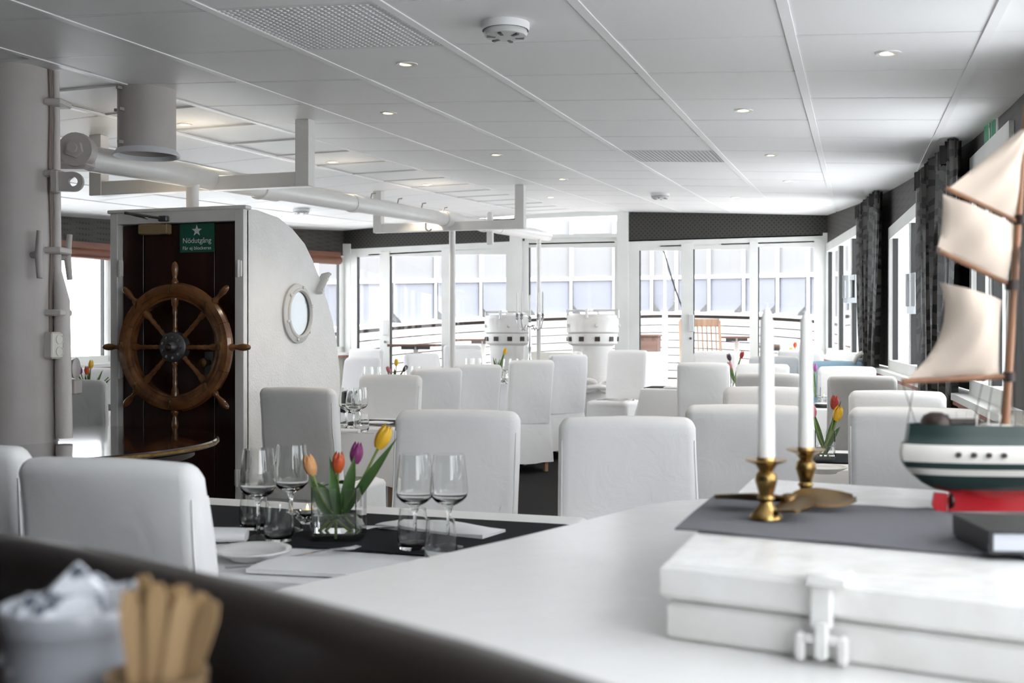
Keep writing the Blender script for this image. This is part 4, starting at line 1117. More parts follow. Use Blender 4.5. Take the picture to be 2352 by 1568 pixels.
chair(1980, 861, 0, 'slipcovered chair at the middle right table next to the curtain', G7, D=7.2, var=0)
chair(1752, 838, 183, 'slipcovered chair across the middle right table', G7, D=9.25, var=1)
chair(1945, 848, 180, 'bright slipcovered chair at the wall end of the middle right table', G7, D=8.75, var=2)
G8 = 'chairs at the far right tables'
chair(1615, 837, 2, 'slipcovered chair with its back to us below the teak deck chair', G8, D=9.2, var=0)
chair(1643, 811, 180, 'slipcovered chair across the far table, directly below the deck chair', G8, D=11.2, var=1)
chair(1778, 815, 4, 'small far slipcovered chair in front of the rightmost glass door', G8, D=9.95, var=2)
chair(1838, 816, 0, 'small slipcovered chair in the far right corner, the nearer one', G8, D=10.75, var=0)
chair(1838, 796, 178, 'small slipcovered chair in the far right corner, the farther one', G8, D=12.2, var=1)
chair(1443, 790, 168, 'lone slipcovered chair facing us beside the windlass', 'lone chair by the windlass', D=11.6, var=2)
# blue covered chair under the curtain
bc = copy_tree(templ[0]); p = atD(1950, 812, 9.35)
bc.location = (p.x-.12, p.y+.24, floor_z(p.y)); bc.rotation_euler = (0, 0, radians(4)); bc['label'] = 'pale blue covered chair under the rope-tied curtain'; bc['group'] = 'blue chair'
for ch in bc.children:
    if ch.name.startswith(('back', 'seat', 'skirt', 'seam')):
        ch.data = ch.data.copy(); ch.data.materials.clear(); ch.data.materials.append(M['blue'])

# ================================================================ TABLES
TH = .74
def table(cx, cy, L, W, rz, label, lcloth, group, runner=None, rlabel=None, drop=.30):
    z0 = floor_z(cy); rz = radians(rz)
    t = thing('dining_table', label, 'table', (cx, cy, z0), rz, group)
    mb = MB(); mb.box((0, 0, TH-.022), (L-.02, W-.02, .03), bev=.004); part('tabletop', mb, 'teak', t)
    for sx in (-1, 1):
        for sy in (-1, 1):
            mb = MB(); mb.box((sx*(L/2-.07), sy*(W/2-.07), (TH-.04)/2), (.05, .05, TH-.04), bev=.003); part('leg', mb, 'teak', t)
    mb = MB(); ring = rrect(L, W, .02, nc=3); R = []
    for z, gr in ((TH, -.03), (TH, -.006), (TH-.004, .002), (TH-.02, .005), (TH-.1, .012), (TH-.2, .022), (TH-drop, .034)):
        rr = []
        for x, y in ring:
            a = math.atan2(y/W, x/L); c = abs(sin(2*a))**5; dz = max(0, TH-z)
            wv = dz*(.05*sin(11*a+cx)+.05*sin(19*a+cy*3))
            l = sqrt(x*x+y*y); g = gr+wv+.05*c*dz/.3; rr.append((x*(1+g/l), y*(1+g/l), z-(.03*c if dz > .25 else 0)))
        R.append(rr)
    mb.rings(R, True, True, False)
    o = link('tablecloth', mb.mesh('tablecloth', 'linen', 45)); o.location = (cx, cy, z0); o.rotation_euler = (0, 0, rz); tag(o, lcloth, 'tablecloth', 'white tablecloths')
    if runner:
        along, w, off = runner; l = (L if along == 'x' else W)
        mb = MB(); G = []; prof = [(-l/2-.025, -.17), (-l/2-.02, -.08), (-l/2-.012, -.02), (-l/2-.004, .002), (-l/2+.02, .0035), (0, .0035), (l/2-.02, .0035), (l/2+.004, .002), (l/2+.012, -.02), (l/2+.02, -.08), (l/2+.025, -.17)]
        for s_, dz in prof:
            row = []
            for k in range(5):
                q = -w/2+w*k/4+off; row.append((s_, q, TH+dz) if along == 'x' else (q, s_, TH+dz))
            G.append(row)
        mb.grid(G, (0, 0, .003)); o = link('table_runner', mb.mesh('table_runner', 'charcoal', 50)); o.location = (cx, cy, z0); o.rotation_euler = (0, 0, rz); tag(o, rlabel, 'table runner', 'charcoal table runners')
    return z0+TH
T1Z = table(-1.46, 2.65, 1.4, 1.02, -1, 'dining table in the left foreground under a white cloth', 'white cloth on the near left table', 'dining tables', ('x', .52, .08), 'charcoal runner under the tulip vase on the near left table')
T2Z = table(-2.735, 6.22, .5, .78, 0, 'small dining table right of the deckhouse', 'white cloth on the small table right of the deckhouse', 'dining tables', ('x', .42, 0), 'charcoal runner hanging over the end of the table beside the deckhouse')
T3Z = table(-3.52, 10.45, .8, 1.2, -28, 'dining table carrying the silver candelabra', 'white cloth on the candelabra table', 'dining tables', ('y', .36, 0), 'charcoal runner on the candelabra table')
T5Z = table(-4.12, 9.3, .8, .95, -28, 'dining table left of the thin white post', 'white cloth on the table left of the thin white post', 'dining tables', ('y', .36, 0), 'charcoal runner on the table left of the thin white post')
T4Z = table(-5.3, 6.75, .85, 1.2, 10, 'dining table behind the mast by the left windows', 'white cloth on the table behind the mast', 'dining tables', ('y', .36, 0), 'charcoal runner on the table behind the mast')
T6Z = table(-.16, 4.98, 1.22, .78, 0, 'dining table behind the candles, near the right wall', 'white cloth on the near right table', 'dining tables', ('x', .38, 0), 'charcoal runner under the tulips on the near right table')
T7Z = table(-.36, 8.47, 1.1, .62, 0, 'middle dining table along the right wall', 'white cloth on the middle right table', 'dining tables', ('x', .36, 0), 'charcoal runner on the middle right table')
T8Z = table(-1.36, 10.1, .95, .75, 0, 'dining table below the teak deck chair', 'white cloth hanging at the table below the teak deck chair', 'dining tables', ('x', .36, 0), 'charcoal runner on the table below the teak deck chair')
T9Z = table(-.62, 11.75, .7, .6, 0, 'farthest dining table in the right corner', 'white cloth on the farthest right table', 'dining tables')

# ================================================================ TABLEWARE
def smooth_me(name, mb, m, a=50): return mb.mesh(name, m, a)
wine_prof_o = [(.038, 0), (.038, .002), (.02, .006), (.006, .012), (.0042, .05), (.0045, .085), (.012, .104), (.034, .116), (.045, .128), (.0475, .14), (.045, .175), (.0385, .232)]
wine_prof_i = [(.0375, .232), (.0440, .175), (.0465, .14), (.044, .130), (.033, .120), (.014, .113), (.0, .112)]
mb = MB(); mb.lathe(wine_prof_o+wine_prof_i, 32); wine_real = mb.mesh('wine_glass', 'glass', 60)
mb = MB(); mb.lathe(wine_prof_o+wine_prof_i, 20); wine_thin = mb.mesh('wine_glass_far', 'glass', 60)
tum = [(.028, 0), (.033, .003), (.0375, .02), (.039, .035), (.036, .07), (.0325, .1), (.0315, .1), (.035, .07), (.0378, .036), (.036, .022), (.03, .012), (0, .011)]
mb = MB(); mb.lathe(tum, 28); tum_real = mb.mesh('tumbler', 'glass', 60)
def on(u, v, z): return atZ(u, v, z)
def wine(u, v, z, label, far=False, s=1.0, D=None):
    p = on(u, v, z) if D is None else Vector((*atD(u, v, D).xy, z))
    o = link('wine_glass', wine_thin if far else wine_real); o.location = (p.x, p.y, z+.004); o.scale = (s, s, s); return tag(o, label, 'wine glass', 'wine glasses')
def tumbler(u, v, z, label, s=1.0, D=None):
    p = on(u, v, z) if D is None else Vector((*atD(u, v, D).xy, z))
    o = link('water_glass', tum_real); o.location = (p.x, p.y, z+.004); o.scale = (s, s, s); return tag(o, label, 'glass', 'water tumblers')
z1 = T1Z
wine(593, 1240, z1, 'left wine glass of the pair left of the near tulip vase')
wine(669, 1222, z1, 'right wine glass of the pair left of the near tulip vase')
tumbler(582, 1219, z1, 'water tumbler farthest left on the near table', 1.0)
tumbler(640, 1247, z1, 'water tumbler in front of the left wine glasses on the near table', 1.0)
wine(953, 1262, z1, 'left wine glass of the pair right of the near tulip vase')
wine(1031, 1262, z1, 'right wine glass of the pair right of the near tulip vase')
tumbler(948, 1258, z1, 'water tumbler below the left of the right-hand wine glasses', 1.0, D=2.72)
tumbler(1012, 1274, z1, 'water tumbler nearest the white counter on the near table', 1.0, D=2.56)
z2 = T2Z
wine(797, 958, z2, 'leftmost wine glass on the table beside the deckhouse', True, D=6.35)
wine(813, 965, z2, 'middle wine glass on the table beside the deckhouse', True, D=6.15)
wine(826, 960, z2, 'rightmost wine glass on the table beside the deckhouse', True, D=6.4)
tumbler(783, 960, z2, 'left water tumbler on the table beside the deckhouse', D=6.2)
tumbler(832, 968, z2, 'right water tumbler on the table beside the deckhouse', D=6.1)
for u, D, z, l in ((846, 9.6, T5Z, 'wine glass farthest left on the far left table'), (864, 9.5, T5Z, 'second wine glass from the left on the far left table'), (940, 9.6, T5Z, 'wine glass right of the dark tulips on the far left table'), (956, 9.7, T5Z, 'rightmost wine glass on the far left table'),
                   (1078, 10.9, T3Z, 'wine glass at the left end of the candelabra table'), (1096, 11.0, T3Z, 'second wine glass at the left end of the candelabra table'), (1166, 10.6, T3Z, 'wine glass just right of the tulips on the candelabra table'), (1180, 10.8, T3Z, 'wine glass left of the candelabra stem'), (1196, 10.7, T3Z, 'wine glass touching the candelabra stem')):
    wine(u, 850, z, l, True, D=D)
for u, D, z, l in ((1170, 10.2, T3Z, 'water tumbler among the glasses on the candelabra table'), (1186, 10.3, T3Z, 'second water tumbler on the candelabra table')): tumbler(u, 850, z, l, D=D)
# plates
mb = MB(); mb.lathe([(.05, 0), (.055, .004), (.075, .010), (.092, .016), (.0925, .018), (.09, .0185), (.072, .0135), (.055, .0095), (.0, .009)], 40); plate_me = mb.mesh('side_plate', 'ceramic', 50)
def plate(p, z, label, s=1):
    o = link('side_plate', plate_me); o.location = (p.x, p.y, z+.004); o.scale = (s, s, s*1.35); return tag(o, label, 'plate', 'white side plates')
plate(on(578, 1287, z1), z1, 'white side plate in front of the left wine glasses')
plate(on(1890, 1088, T6Z), T6Z, 'white side plate before the tulips on the near right table')
plate(Vector((*atD(1900, 930, 8.1).xy, 0)), T7Z, 'white side plate on the middle right table')
# cutlery
def fork_mesh():
    mb = MB(); G = []
    for y, w, z in ((-.10, .009, .004), (-.06, .0085, .005), (0, .005, .008), (.03, .006, .007), (.045, .012, .005), (.058, .0125, .004)):
        G.append([(-w, y, z), (w, y, z)])
    mb.grid(G, (0, 0, .002))
    for k in range(4):
        x = -.0105+.007*k; mb.tube([(x, .056, .005), (x, .08, .004), (x*.95, .10, .007)], [.002, .0018, .001], 5)
    return mb.mesh('fork', 'steel', 50)
def knife_mesh():
    mb = MB(); G = []
    for y, a, b in ((-.11, -.008, .008), (-.05, -.0075, .0075), (0, -.006, .006), (.02, -.009, .006), (.08, -.010, .005), (.105, -.006, .004), (.115, -.001, .003)):
        G.append([(a, y, .003), (b, y, .003)])
    mb.grid(G, (0, 0, .0025)); return mb.mesh('knife', 'steel', 50)
fm, km = fork_mesh(), knife_mesh()
def cut(me, name, p, z, rz, label):
    o = link(name, me); o.location = (p.x, p.y, z+.006); o.rotation_euler = (0, 0, radians(rz)); return tag(o, label, name, 'steel cutlery')
cut(fm, 'fork', on(745, 1278, z1), z1, -30, 'fork lying in front of the near tulip vase')
cut(km, 'knife', on(632, 1308, z1), z1, -58, 'knife at the near table beside the side plate')
cut(fm, 'fork', on(885, 1222, z1), z1, 120, 'fork on the far side of the near table, right of the tulip vase')
cut(km, 'knife', on(905, 1216, z1), z1, 118, 'knife next to the fork right of the near tulip vase')
cut(fm, 'fork', Vector((*atD(872, 962, 6.45).xy, 0)), z2, 95, 'fork on the runner beside the deckhouse')
cut(km, 'knife', Vector((*atD(812, 974, 5.95).xy, 0)), z2, 100, 'knife at the edge of the table beside the deckhouse')
# napkins: folded linen wedges, soft top
def napkin(p, z, rz, L, W, h, label, roll=False):
    mb = MB(); G = []; n = 9
    if roll:
        mb.tube([(-L/2, 0, h), (-L/4, 0, h*1.05), (L/4, 0, h), (L/2, 0, h*.95)], [W/2, W/2*1.02, W/2, W/2*.95], 14, flat=h/(W/2))
    else:
        for i in range(n+1):
            row = []
            for j in range(7):
                x = -L/2+L*i/n; y = -W/2+W*j/6; e = min(1, min(j, 6-j)/1.2, min(i, n-i)/1.0)
                row.append((x, y, .004+h*(.45+.55*e)*(.75+.25*sin(2.2*x/L*3+1.5*y/W*3))))
            G.append(row)
        mb.grid(G, (0, 0, -.003))
        base = [G[i][j] for i, j in ((0, 0), (n, 0), (n, 6), (0, 6))]
        mb.prism([(a, b, .0) for a, b, _ in base], (0, 0, h*.45))
    o = link('napkin', mb.mesh('napkin', 'napkin', 60)); o.location = (p.x, p.y, z+.004); o.rotation_euler = (0, 0, radians(rz)); return tag(o, label, 'napkin', 'folded white napkins')
napkin(on(800, 1312, z1), z1, 6, .42, .16, .014, 'large folded white napkin at the front edge of the near table')
napkin(on(1010, 1222, z1), z1, -12, .34, .12, .02, 'folded white napkin on the far side of the near table behind the right glasses')
napkin(on(512, 1248, z1), z1, 20, .12, .07, .018, 'loosely rolled white napkin left of the water tumblers', True)
napkin(Vector((*atD(795, 970, 6.05).xy, 0)), z2, 8, .15, .06, .012, 'rolled napkin on the table beside the deckhouse', True)
napkin(Vector((*atD(862, 955, 6.7).xy, 0)), z2, 5, .2, .1, .012, 'folded napkin behind the fork on the table beside the deckhouse')
napkin(Vector((*atD(1555, 866, 9.9).xy, 0)), T8Z, 0, .22, .14, .02, 'folded napkin at the left end of the table below the deck chair')
# standing fan napkins on the far right tables
def fan(u, D, z, label):
    p = atD(u, 850, D); mb = MB()
    for k, dx in enumerate((-.045, .045)):
        mb.prism([(dx-.02, 0, 0), (dx+.02, 0, 0), (.02 if dx < 0 else .03, 0, .12), (-.03 if dx < 0 else -.02, 0, .12)], (0, .02, 0))
    mb.box((0, .01, .115), (.07, .03, .016)); o = link('napkin', mb.mesh('napkin_tent', 'napkin')); o.location = (p.x, p.y, z+.003); tag(o, label, 'napkin', 'standing folded napkins')
fan(1630, 9.75, T8Z, 'standing folded napkin above the chair below the teak deck chair')
fan(1752, 8.3, T7Z, 'standing folded napkin on the middle right table, left end')
fan(1955, 8.3, T7Z, 'standing folded napkin on the middle right table, wall end')
# tealights
def tealight(p, z, label):
    t = thing('tealight', label, 'tealight', (p.x, p.y, z+.004), group='glass tealight holders')
    mb = MB(); R = []
    for r, zz in ((.022, 0), (.018, .02), (.03, .04), (.045, .05), (.044, .053), (.028, .046), (.014, .03), (0.001, .028)):
        R.append([(r*(1+(.18 if k % 2 else 0)*(zz > .035))*cos(2*pi*k/16), r*(1+(.18 if k % 2 else 0)*(zz > .035))*sin(2*pi*k/16), zz) for k in range(16)])
    mb.rings(R); part('holder', mb, 'glass', t, 30)
    mb = MB(); mb.lathe([(.018, .047), (.018, .058), (0, .057)], 16); part('candle', mb, 'wax', t)
    mb = MB(); mb.lathe([(.0, .058), (.003, .062), (.002, .067), (0, .072)], 8); part('flame', mb, 'flame', t)
tealight(on(706, 1222, z1), z1, 'star-shaped glass tealight behind the near tulip vase')
tealight(Vector((*atD(226, 935, 7.6).xy, 0)), T4Z, 'glass tealight on the table behind the mast')
tealight(Vector((*atD(1893, 918, 8.5).xy, 0)), T7Z, 'glass tealight on the middle right table')
tealight(Vector((*atD(1165, 858, 10.5).xy, 0)), T3Z, 'glass tealight on the candelabra table')

# ================================================================ TULIPS
def vase_square(p, z, rz, w, h, label, real=True):
    t = thing('glass_vase', label, 'vase', (p.x, p.y, z+.004), rz, 'square glass tulip vases')
    mb = MB(); b = .022; g = .004; i_ = w-2*g
    sq = lambda s_, zz, r: [(x, y, zz) for x, y in rrect(s_, s_, r, nc=2)]
    mb.rings([sq(w, 0, .006), sq(w, h, .006), sq(i_, h, .004), sq(i_, b, .004)]); part('body', mb, 'glass', t, 40)
    mb = MB(); mb.rings([sq(i_-.0012, b+.0006, .004), sq(i_-.0012, h*.48, .004)]); part('water', mb, 'water', t, 40)
    return t
def bloom_mesh(m, s=1.0, openn=.0):
    mb = MB()
    for k in range(6):
        a0 = k*pi/3+(.0 if k % 2 else .12); rr = 1.0 if k % 2 else .9; G = []
        for i in range(7):
            f_ = i/6; z = .055*f_; r = .0185*rr*(sin(pi*(.1+.82*f_))**.6)*(1+openn*f_); w = (.5, .6, .66, .66, .62, .52, .3)[i]
            G.append([(s*r*(1.04-.07*abs(q))*cos(a0+w*q/2), s*r*(1.04-.07*abs(q))*sin(a0+w*q/2), s*z*(1 if k % 2 else .95)+s*.004*f_*(1-abs(q)/1.2)) for q in (-2, -1, 0, 1, 2)])
        mb.grid(G, (0, 0, .0004))
    return mb.mesh('bloom', m, 60)
bloom_cache = {}
def tulip(base, mid, top, col, label, grp, leaf=None, s=1.0, r=.0038):
    """stem through base, mid and top; leaf: list of (start, middle, tip, width)"""
    t = thing('tulip', label, 'tulip', base, group=grp)
    base, mid, top = Vector(base), Vector(mid), Vector(top); pts = []
    for k in range(9):
        f_ = k/8; pts.append((1-f_)**2*base+2*f_*(1-f_)*mid+f_*f_*top)
    mb = MB(); mb.tube(pts, r, 7); part('stem', mb, 'stem', t, 60, True)
    if col:
        key = (col, s)
        if key not in bloom_cache: bloom_cache[key] = bloom_mesh(col, s)
        o = link('bloom', bloom_cache[key], t); o.location = top-t.location
        o.rotation_euler = Vector((0, 0, 1)).rotation_difference((top-mid).normalized()).to_euler()
    for (a, b, c, w) in (leaf or []):
        a, b, c = Vector(a), Vector(b), Vector(c); G = []; n = 10
        for k in range(n+1):
            f_ = k/n; q = (1-f_)**2*a+2*f_*(1-f_)*b+f_*f_*c; tg = (2*(1-f_)*(b-a)+2*f_*(c-b)).normalized()
            sd_ = tg.cross(Vector((SN, -CS, .15))).normalized(); nn = sd_.cross(tg)
            ww = w*(.35+.65*sin(pi*min(1, f_*.9+.1)))*(1-f_**5) if k < n else .0006
            G.append([q-sd_*ww+nn*ww*.4, q, q+sd_*ww+nn*ww*.4])
        mb = MB(); mb.grid(G, (0, .0008, 0)); part('leaf', mb, 'leaf', t, 70, True)
    return t
# near vase
vp = on(779, 1240, z1); DV = -SN*vp.x+CS*vp.y
vase_square(vp, z1, radians(12), .12, .138, 'square glass vase with four tulips on the near left table')
A = lambda u, v, d=0: atD(u, v, DV+d)
gt = 'tulips in the near square vase'
tulip(A(815, 1222), A(745, 1180), A(719, 1092), 't_peach', 'pale peach tulip leaning left in the near vase', gt, [(A(770, 1200), A(765, 1120), A(712, 1105), .011), (A(765, 1190), A(722, 1160), A(712, 1085, -.01), .010)], 1.0)
tulip(A(775, 1235), A(772, 1150), A(776, 1085, -.01), 't_orange', 'orange tulip in the middle of the near vase', gt, [(A(778, 1190, -.01), A(768, 1120, -.02), A(757, 1048, -.01), .014), (A(776, 1180), A(800, 1120), A(812, 1118), .008)], .95)
tulip(A(735, 1220), A(800, 1160), A(815, 1065, .02), 't_purple', 'purple tulip in the near vase', gt, [(A(783, 1180, .0), A(806, 1110, -.01), A(814, 1046, .0), .016)], 1.0)
tulip(A(748, 1222), A(812, 1150), A(868, 1030, .01), 't_yellow', 'tall yellow tulip leaning right in the near vase', gt, [(A(785, 1185, .01), A(845, 1100, .0), A(912, 1005, -.01), .0135)], 1.15)
tulip(A(826, 1218), A(790, 1190), A(775, 1150, .02), None, 'bare tulip stem with a drooping leaf in the near vase', gt, [(A(800, 1170, .02), A(840, 1080, .03), A(735, 1118, .03), .007)], 1.0)
# near right vase
p6 = Vector((*atD(1893, 1060, 4.68).xy, 0)); DV = -SN*p6.x+CS*p6.y
vase_square(p6, T6Z, radians(8), .085, .13, 'square glass vase with red and yellow tulips on the near right table')
gt = 'tulips in the vase behind the candles'
tulip(A(1905, 1052), A(1880, 1010), A(1869, 958), 't_pink', 'pink tulip peeping out beside the right candle', gt, [(A(1893, 1030), A(1876, 990), A(1868, 940), .013)], 1.05)
tulip(A(1888, 1050), A(1908, 1010), A(1916, 940), 't_red', 'red tulip in the vase behind the candles', gt, [(A(1893, 1030), A(1912, 980), A(1932, 920), .012)], 1.05)
tulip(A(1880, 1045), A(1912, 1000), A(1921, 966, -.01), 't_yellow', 'open yellow tulip in the vase behind the candles', gt, [(A(1896, 1040), A(1918, 990), A(1930, 980), .010)], 1.15)
# far vases, simpler bunches
def bunch(u, D, z, flowers, where, wv=.08):
    global DV
    p = atD(u, 850, D); DV = D
    vase_square(p, z, .2, wv, .12, 'square glass vase '+where)
    vb = HOR-(z+.04-EYE)/D*F_PX
    for k, (du, v, col, nm) in enumerate(flowers):
        tulip(A(u-du*.3, vb), A(u+du*.4, (vb+v)/2), A(u+du, v+8), col, nm+' tulip '+where, 'tulips '+where, [(A(u, vb-8), A(u+du*.6-3, (v+vb)/2), A(u+du*1.2-4, v+5+6*(k % 2)), .014)], 1.1, .0045)
bunch(908, 9.6, T5Z, [(-12, 848, 't_pink', 'dusky pink'), (2, 832, 't_yellow', 'yellow'), (18, 845, 't_dark', 'nearly black')], 'on the table left of the thin white post')
bunch(1146, 10.4, T3Z, [(-8, 815, None, 'leafy'), (2, 818, None, 'budless'), (12, 806, 't_yellow', 'yellow')], 'on the candelabra table')
bunch(1688, 9.6, T8Z, [(-9, 838, 't_pink', 'pink'), (-11, 820, 't_dark', 'greenish dark'), (14, 814, 't_red', 'red')], 'below the teak deck chair')
bunch(1872, 8.65, T7Z, [(0, 845, 't_lilac', 'lilac'), (-10, 850, 't_yellow', 'pale yellow')], 'on the middle right table')
bunch(1823, 11.6, T9Z, [(-4, 803, 't_yellow', 'yellow'), (3, 790, 't_orange', 'orange')], 'on the farthest right table', .06)
bunch(204, 8.1, T4Z, [(-18, 850, 't_purple', 'purple'), (4, 838, 't_yellow', 'yellow'), (30, 845, None, 'leafy'), (45, 858, None, 'drooping'), (-4, 852, 't_orange', 'orange')], 'behind the mast')

# silver candelabra
cp_ = atD(1217, 850, 10.9); cz_ = T3Z; hS = lambda v: EYE+(HOR-v)/F_PX*10.9
cd = thing('candelabra', 'five-armed silver candelabra with white candles', 'candelabra', (cp_.x, cp_.y, cz_+.004))
hB = hS(752)-cz_
mb = MB(); mb.lathe([(.07, 0), (.068, .008), (.03, .02), (.014, .05), (.02, .07), (.012, .09), (.016, hB*.35), (.022, hB*.4), (.012, hB*.46), (.014, hB*.6), (.024, hB*.66), (.012, hB*.72), (.012, hB)], 20); part('stem', mb, 'silver', cd)
def cup(x, y, z):
    mb = MB(); mb.lathe([(.008, -.06), (.018, -.045), (.01, -.03), (.02, -.02), (.012, -.005), (.034, 0), (.034, .004), (.013, .006)], 16, (x, y, z)); c_ = part('candle_cup', mb, 'silver', cd)
    mb = MB(); mb.lathe([(.011, .004), (.0095, .2), (.004, .215), (0, .216)], 12, (x, y, z)); part('candle', mb, 'wax', cd)
hC = hS(728)-cz_
cup(0, 0, hC)
mb = MB(); mb.tube([(0, 0, hB), (0, 0, hC-.05)], .01, 8); part('stem_top', mb, 'silver', cd)
for k in range(4):
    a = pi/4+k*pi/2+.5; dx, dy = cos(a), sin(a)
    mb = MB(); mb.tube([(0, 0, hB), (.05*dx, .05*dy, hB+.02), (.09*dx, .09*dy, hB-.03), (.135*dx, .135*dy, hB), (.15*dx, .15*dy, hC+.02-.05)], .007, 8); part('arm', mb, 'silver', cd, 60)
    cup(.15*dx, .15*dy, hC+.03)
# ================================================================ FOREGROUND: bar, white cabinet, chest, model ship
def cwv(p, z): return cw(p[0], p[1], z)
BZ = .985
rail_pts = [(-1.05, 1.44), (-.78, 1.305), (-.532, 1.15), (-.40, 1.06), (-.274, .96), (-.19, .89), (-.105, .811), (-.02, .73), (.064, .638), (.12, .55), (.15, .45)]
def offset(pts, d):
    out = []
    for i, p in enumerate(pts):
        a = pts[max(0, i-1)]; b = pts[min(len(pts)-1, i+1)]; t = Vector((b[0]-a[0], b[1]-a[1])).normalized()
        out.append((p[0]-t.y*d, p[1]+t.x*d))      # left of travel = away from the barkeeper
    return out
bar = thing('bar_counter', 'dark wooden bar counter with a raised curved edge in the foreground', 'bar counter', cw(-.4, .75, 0))
mb = MB(); R = []
rz_ = 1.066
for p, q, q2 in zip(offset(rail_pts, -.045), rail_pts, offset(rail_pts, -.02)):
    R.append([cwv(p, BZ), cwv(p, rz_-.03), cwv(offset([p, p], 0)[0], rz_-.03), cwv(q2, rz_), cwv(q, rz_-.004), cwv((q[0], q[1]), BZ-.02)])
R = []
for p, m_, q in zip(offset(rail_pts, -.05), offset(rail_pts, -.03), rail_pts):
    R.append([cwv(p, BZ), cwv(p, rz_-.022), cwv(((p[0]+m_[0])/2, (p[1]+m_[1])/2), rz_-.006), cwv(m_, rz_), cwv(((q[0]*3+m_[0])/4, (q[1]*3+m_[1])/4), rz_-.001), cwv(q, rz_-.01), cwv(q, BZ)])
mb.rings(R); part('raised_edge', mb, 'bar', bar, 50, True)
inner = offset(rail_pts, -.04)
mb = MB(); mb.prism([cwv(p, BZ-.03) for p in inner]+[cwv(p, BZ-.03) for p in ((.05, .32), (-.2, .42), (-.75, .72), (-1.2, 1.1))], (0, 0, .03)); part('counter_top', mb, 'bar', bar, None, True)
mb = MB(); R = []
for p, q in zip(offset(rail_pts, -.05), offset(rail_pts, -.005)): R.append([cwv(p, 0), cwv(p, BZ), cwv(q, BZ), cwv(q, 0)])
mb.rings(R); part('front_panel', mb, 'bar', bar, 50, True)

# cup of sugar sachets
cupp = cw(-.318, .80, BZ)
t = thing('sugar_cup', 'grey-white ceramic cup full of sugar sachets on the bar', 'cup', cupp)
mb = MB(); mb.lathe([(.038, 0), (.043, .006), (.0455, .05), (.0465, .068), (.0475, .070), (.0492, .073), (.0495, .086), (.0485, .0885), (.0462, .0875), (.0445, .07), (.042, .012), (0, .01)], 48); part('body', mb, 'greyceramic', t, 45)
sach = [(-.022, -.004, .080, 5, 18, 70), (-.004, .008, .098, 0, 45, 80), (.006, -.012, .085, 8, -8, 62), (.026, .006, .089, -12, -12, 74), (-.008, -.018, .078, 6, 14, 58), (-.026, .014, .08, 15, -25, 72), (.012, .018, .088, -8, 30, 78)]
for k, (x, y, z, a, b, c_) in enumerate(sach):
    mb = MB(); mb.box((0, 0, 0), (.042, .052, .006), bev=.0025)
    o = link('sugar_sachet', mb.mesh('sugar_sachet', 'sachet', 40)); o.location = cupp+Vector((CS*x-SN*y, SN*x+CS*y, z-.015)); o.rotation_euler = (radians(c_), radians(b), radians(a)+YAW)
    tag(o, ['printed paper sachet at the left of the sugar cup', 'printed paper sachet standing on its corner, tallest in the sugar cup', 'printed paper sachet lying at the front of the sugar cup', 'printed paper sachet at the right of the sugar cup', 'printed paper sachet lowest in the middle of the sugar cup', 'printed paper sachet half hidden at the back left of the sugar cup', 'printed paper sachet half hidden at the back of the sugar cup'][k], 'sachet', 'sugar sachets')
# pot of wooden stir sticks
sp_ = cw(-.238, .74, BZ)
t = thing('stick_pot', 'small brown pot holding wooden stir sticks on the bar', 'pot', sp_)
mb = MB(); mb.lathe([(.026, 0), (.03, .004), (.033, .05), (.034, .056), (.031, .056), (.029, .01), (0, .008)], 32); part('body', mb, 'cane', t, 45)
stk = [(-.014, -.002, -.10, .100, .5), (-.009, .004, -.05, .108, -.3), (-.002, -.004, .02, .104, .3), (.002, .006, .08, .100, -.5), (.006, -.006, .16, .097, .6), (.010, .002, .24, .099, .1), (.014, .004, .32, .097, -.4), (-.006, .012, -.02, .098, .8), (.004, .012, .12, .101, -.2)]
for k, (x, y, tilt, L, tw) in enumerate(stk):
    mb = MB(); G = []
    for i in range(9):
        f_ = i/8; w = .0052+.0022*f_ if i < 7 else (.0068 if i == 7 else .004)
        G.append([(-w, 0, L*f_), (w, 0, L*f_)])
    mb.grid(G, (0, .0018, 0)); o = link('stir_stick', mb.mesh('stir_stick', 'stick')); o.location = sp_+Vector((CS*x*.6-SN*y*.6, SN*x*.6+CS*y*.6, .012)); o.rotation_euler = (-.08*y*100*.3, tilt, YAW+tw*.5)
    tag(o, ['leftmost', 'tallest', 'third from left', 'middle', 'third from right', 'second from right', 'rightmost, most slanted', 'hindmost left', 'hindmost right'][k]+' flat wooden stir stick in the small brown pot on the bar', 'stir stick', 'wooden stir sticks')

# white cabinet with rounded corner
SZ = .86
outer = [(-.62, 1.50), (-.341, 1.82), (-.18, 2.01), (-.014, 2.21), (.13, 2.40), (.259, 2.59), (.32, 2.67), (.40, 2.74), (.486, 2.78), (.58, 2.78), (.68, 2.73), (1.08, 2.42)]
innerp = [(1.06, .98), (.3, .55), (.2, .60), (.09, .72), (-.02, .83), (-.19, 1.0), (-.40, 1.17), (-.62, 1.32)]
poly = outer+innerp
t = thing('white_cabinet', 'wide white painted cabinet with a rounded corner carrying the chest', 'cabinet', cw(.4, 1.8, 0))
mb = MB(); mb.prism([cwv(p, SZ-.035) for p in poly], (0, 0, .035)); part('top', mb, 'slab', t, None, True)
sh = [(p[0]+(.3-p[0])*.02, p[1]+(1.7-p[1])*.02) for p in poly]
mb = MB(); mb.prism([cwv(p, 0) for p in sh], (0, 0, SZ-.036)); part('body', mb, 'slab', t, None, True)

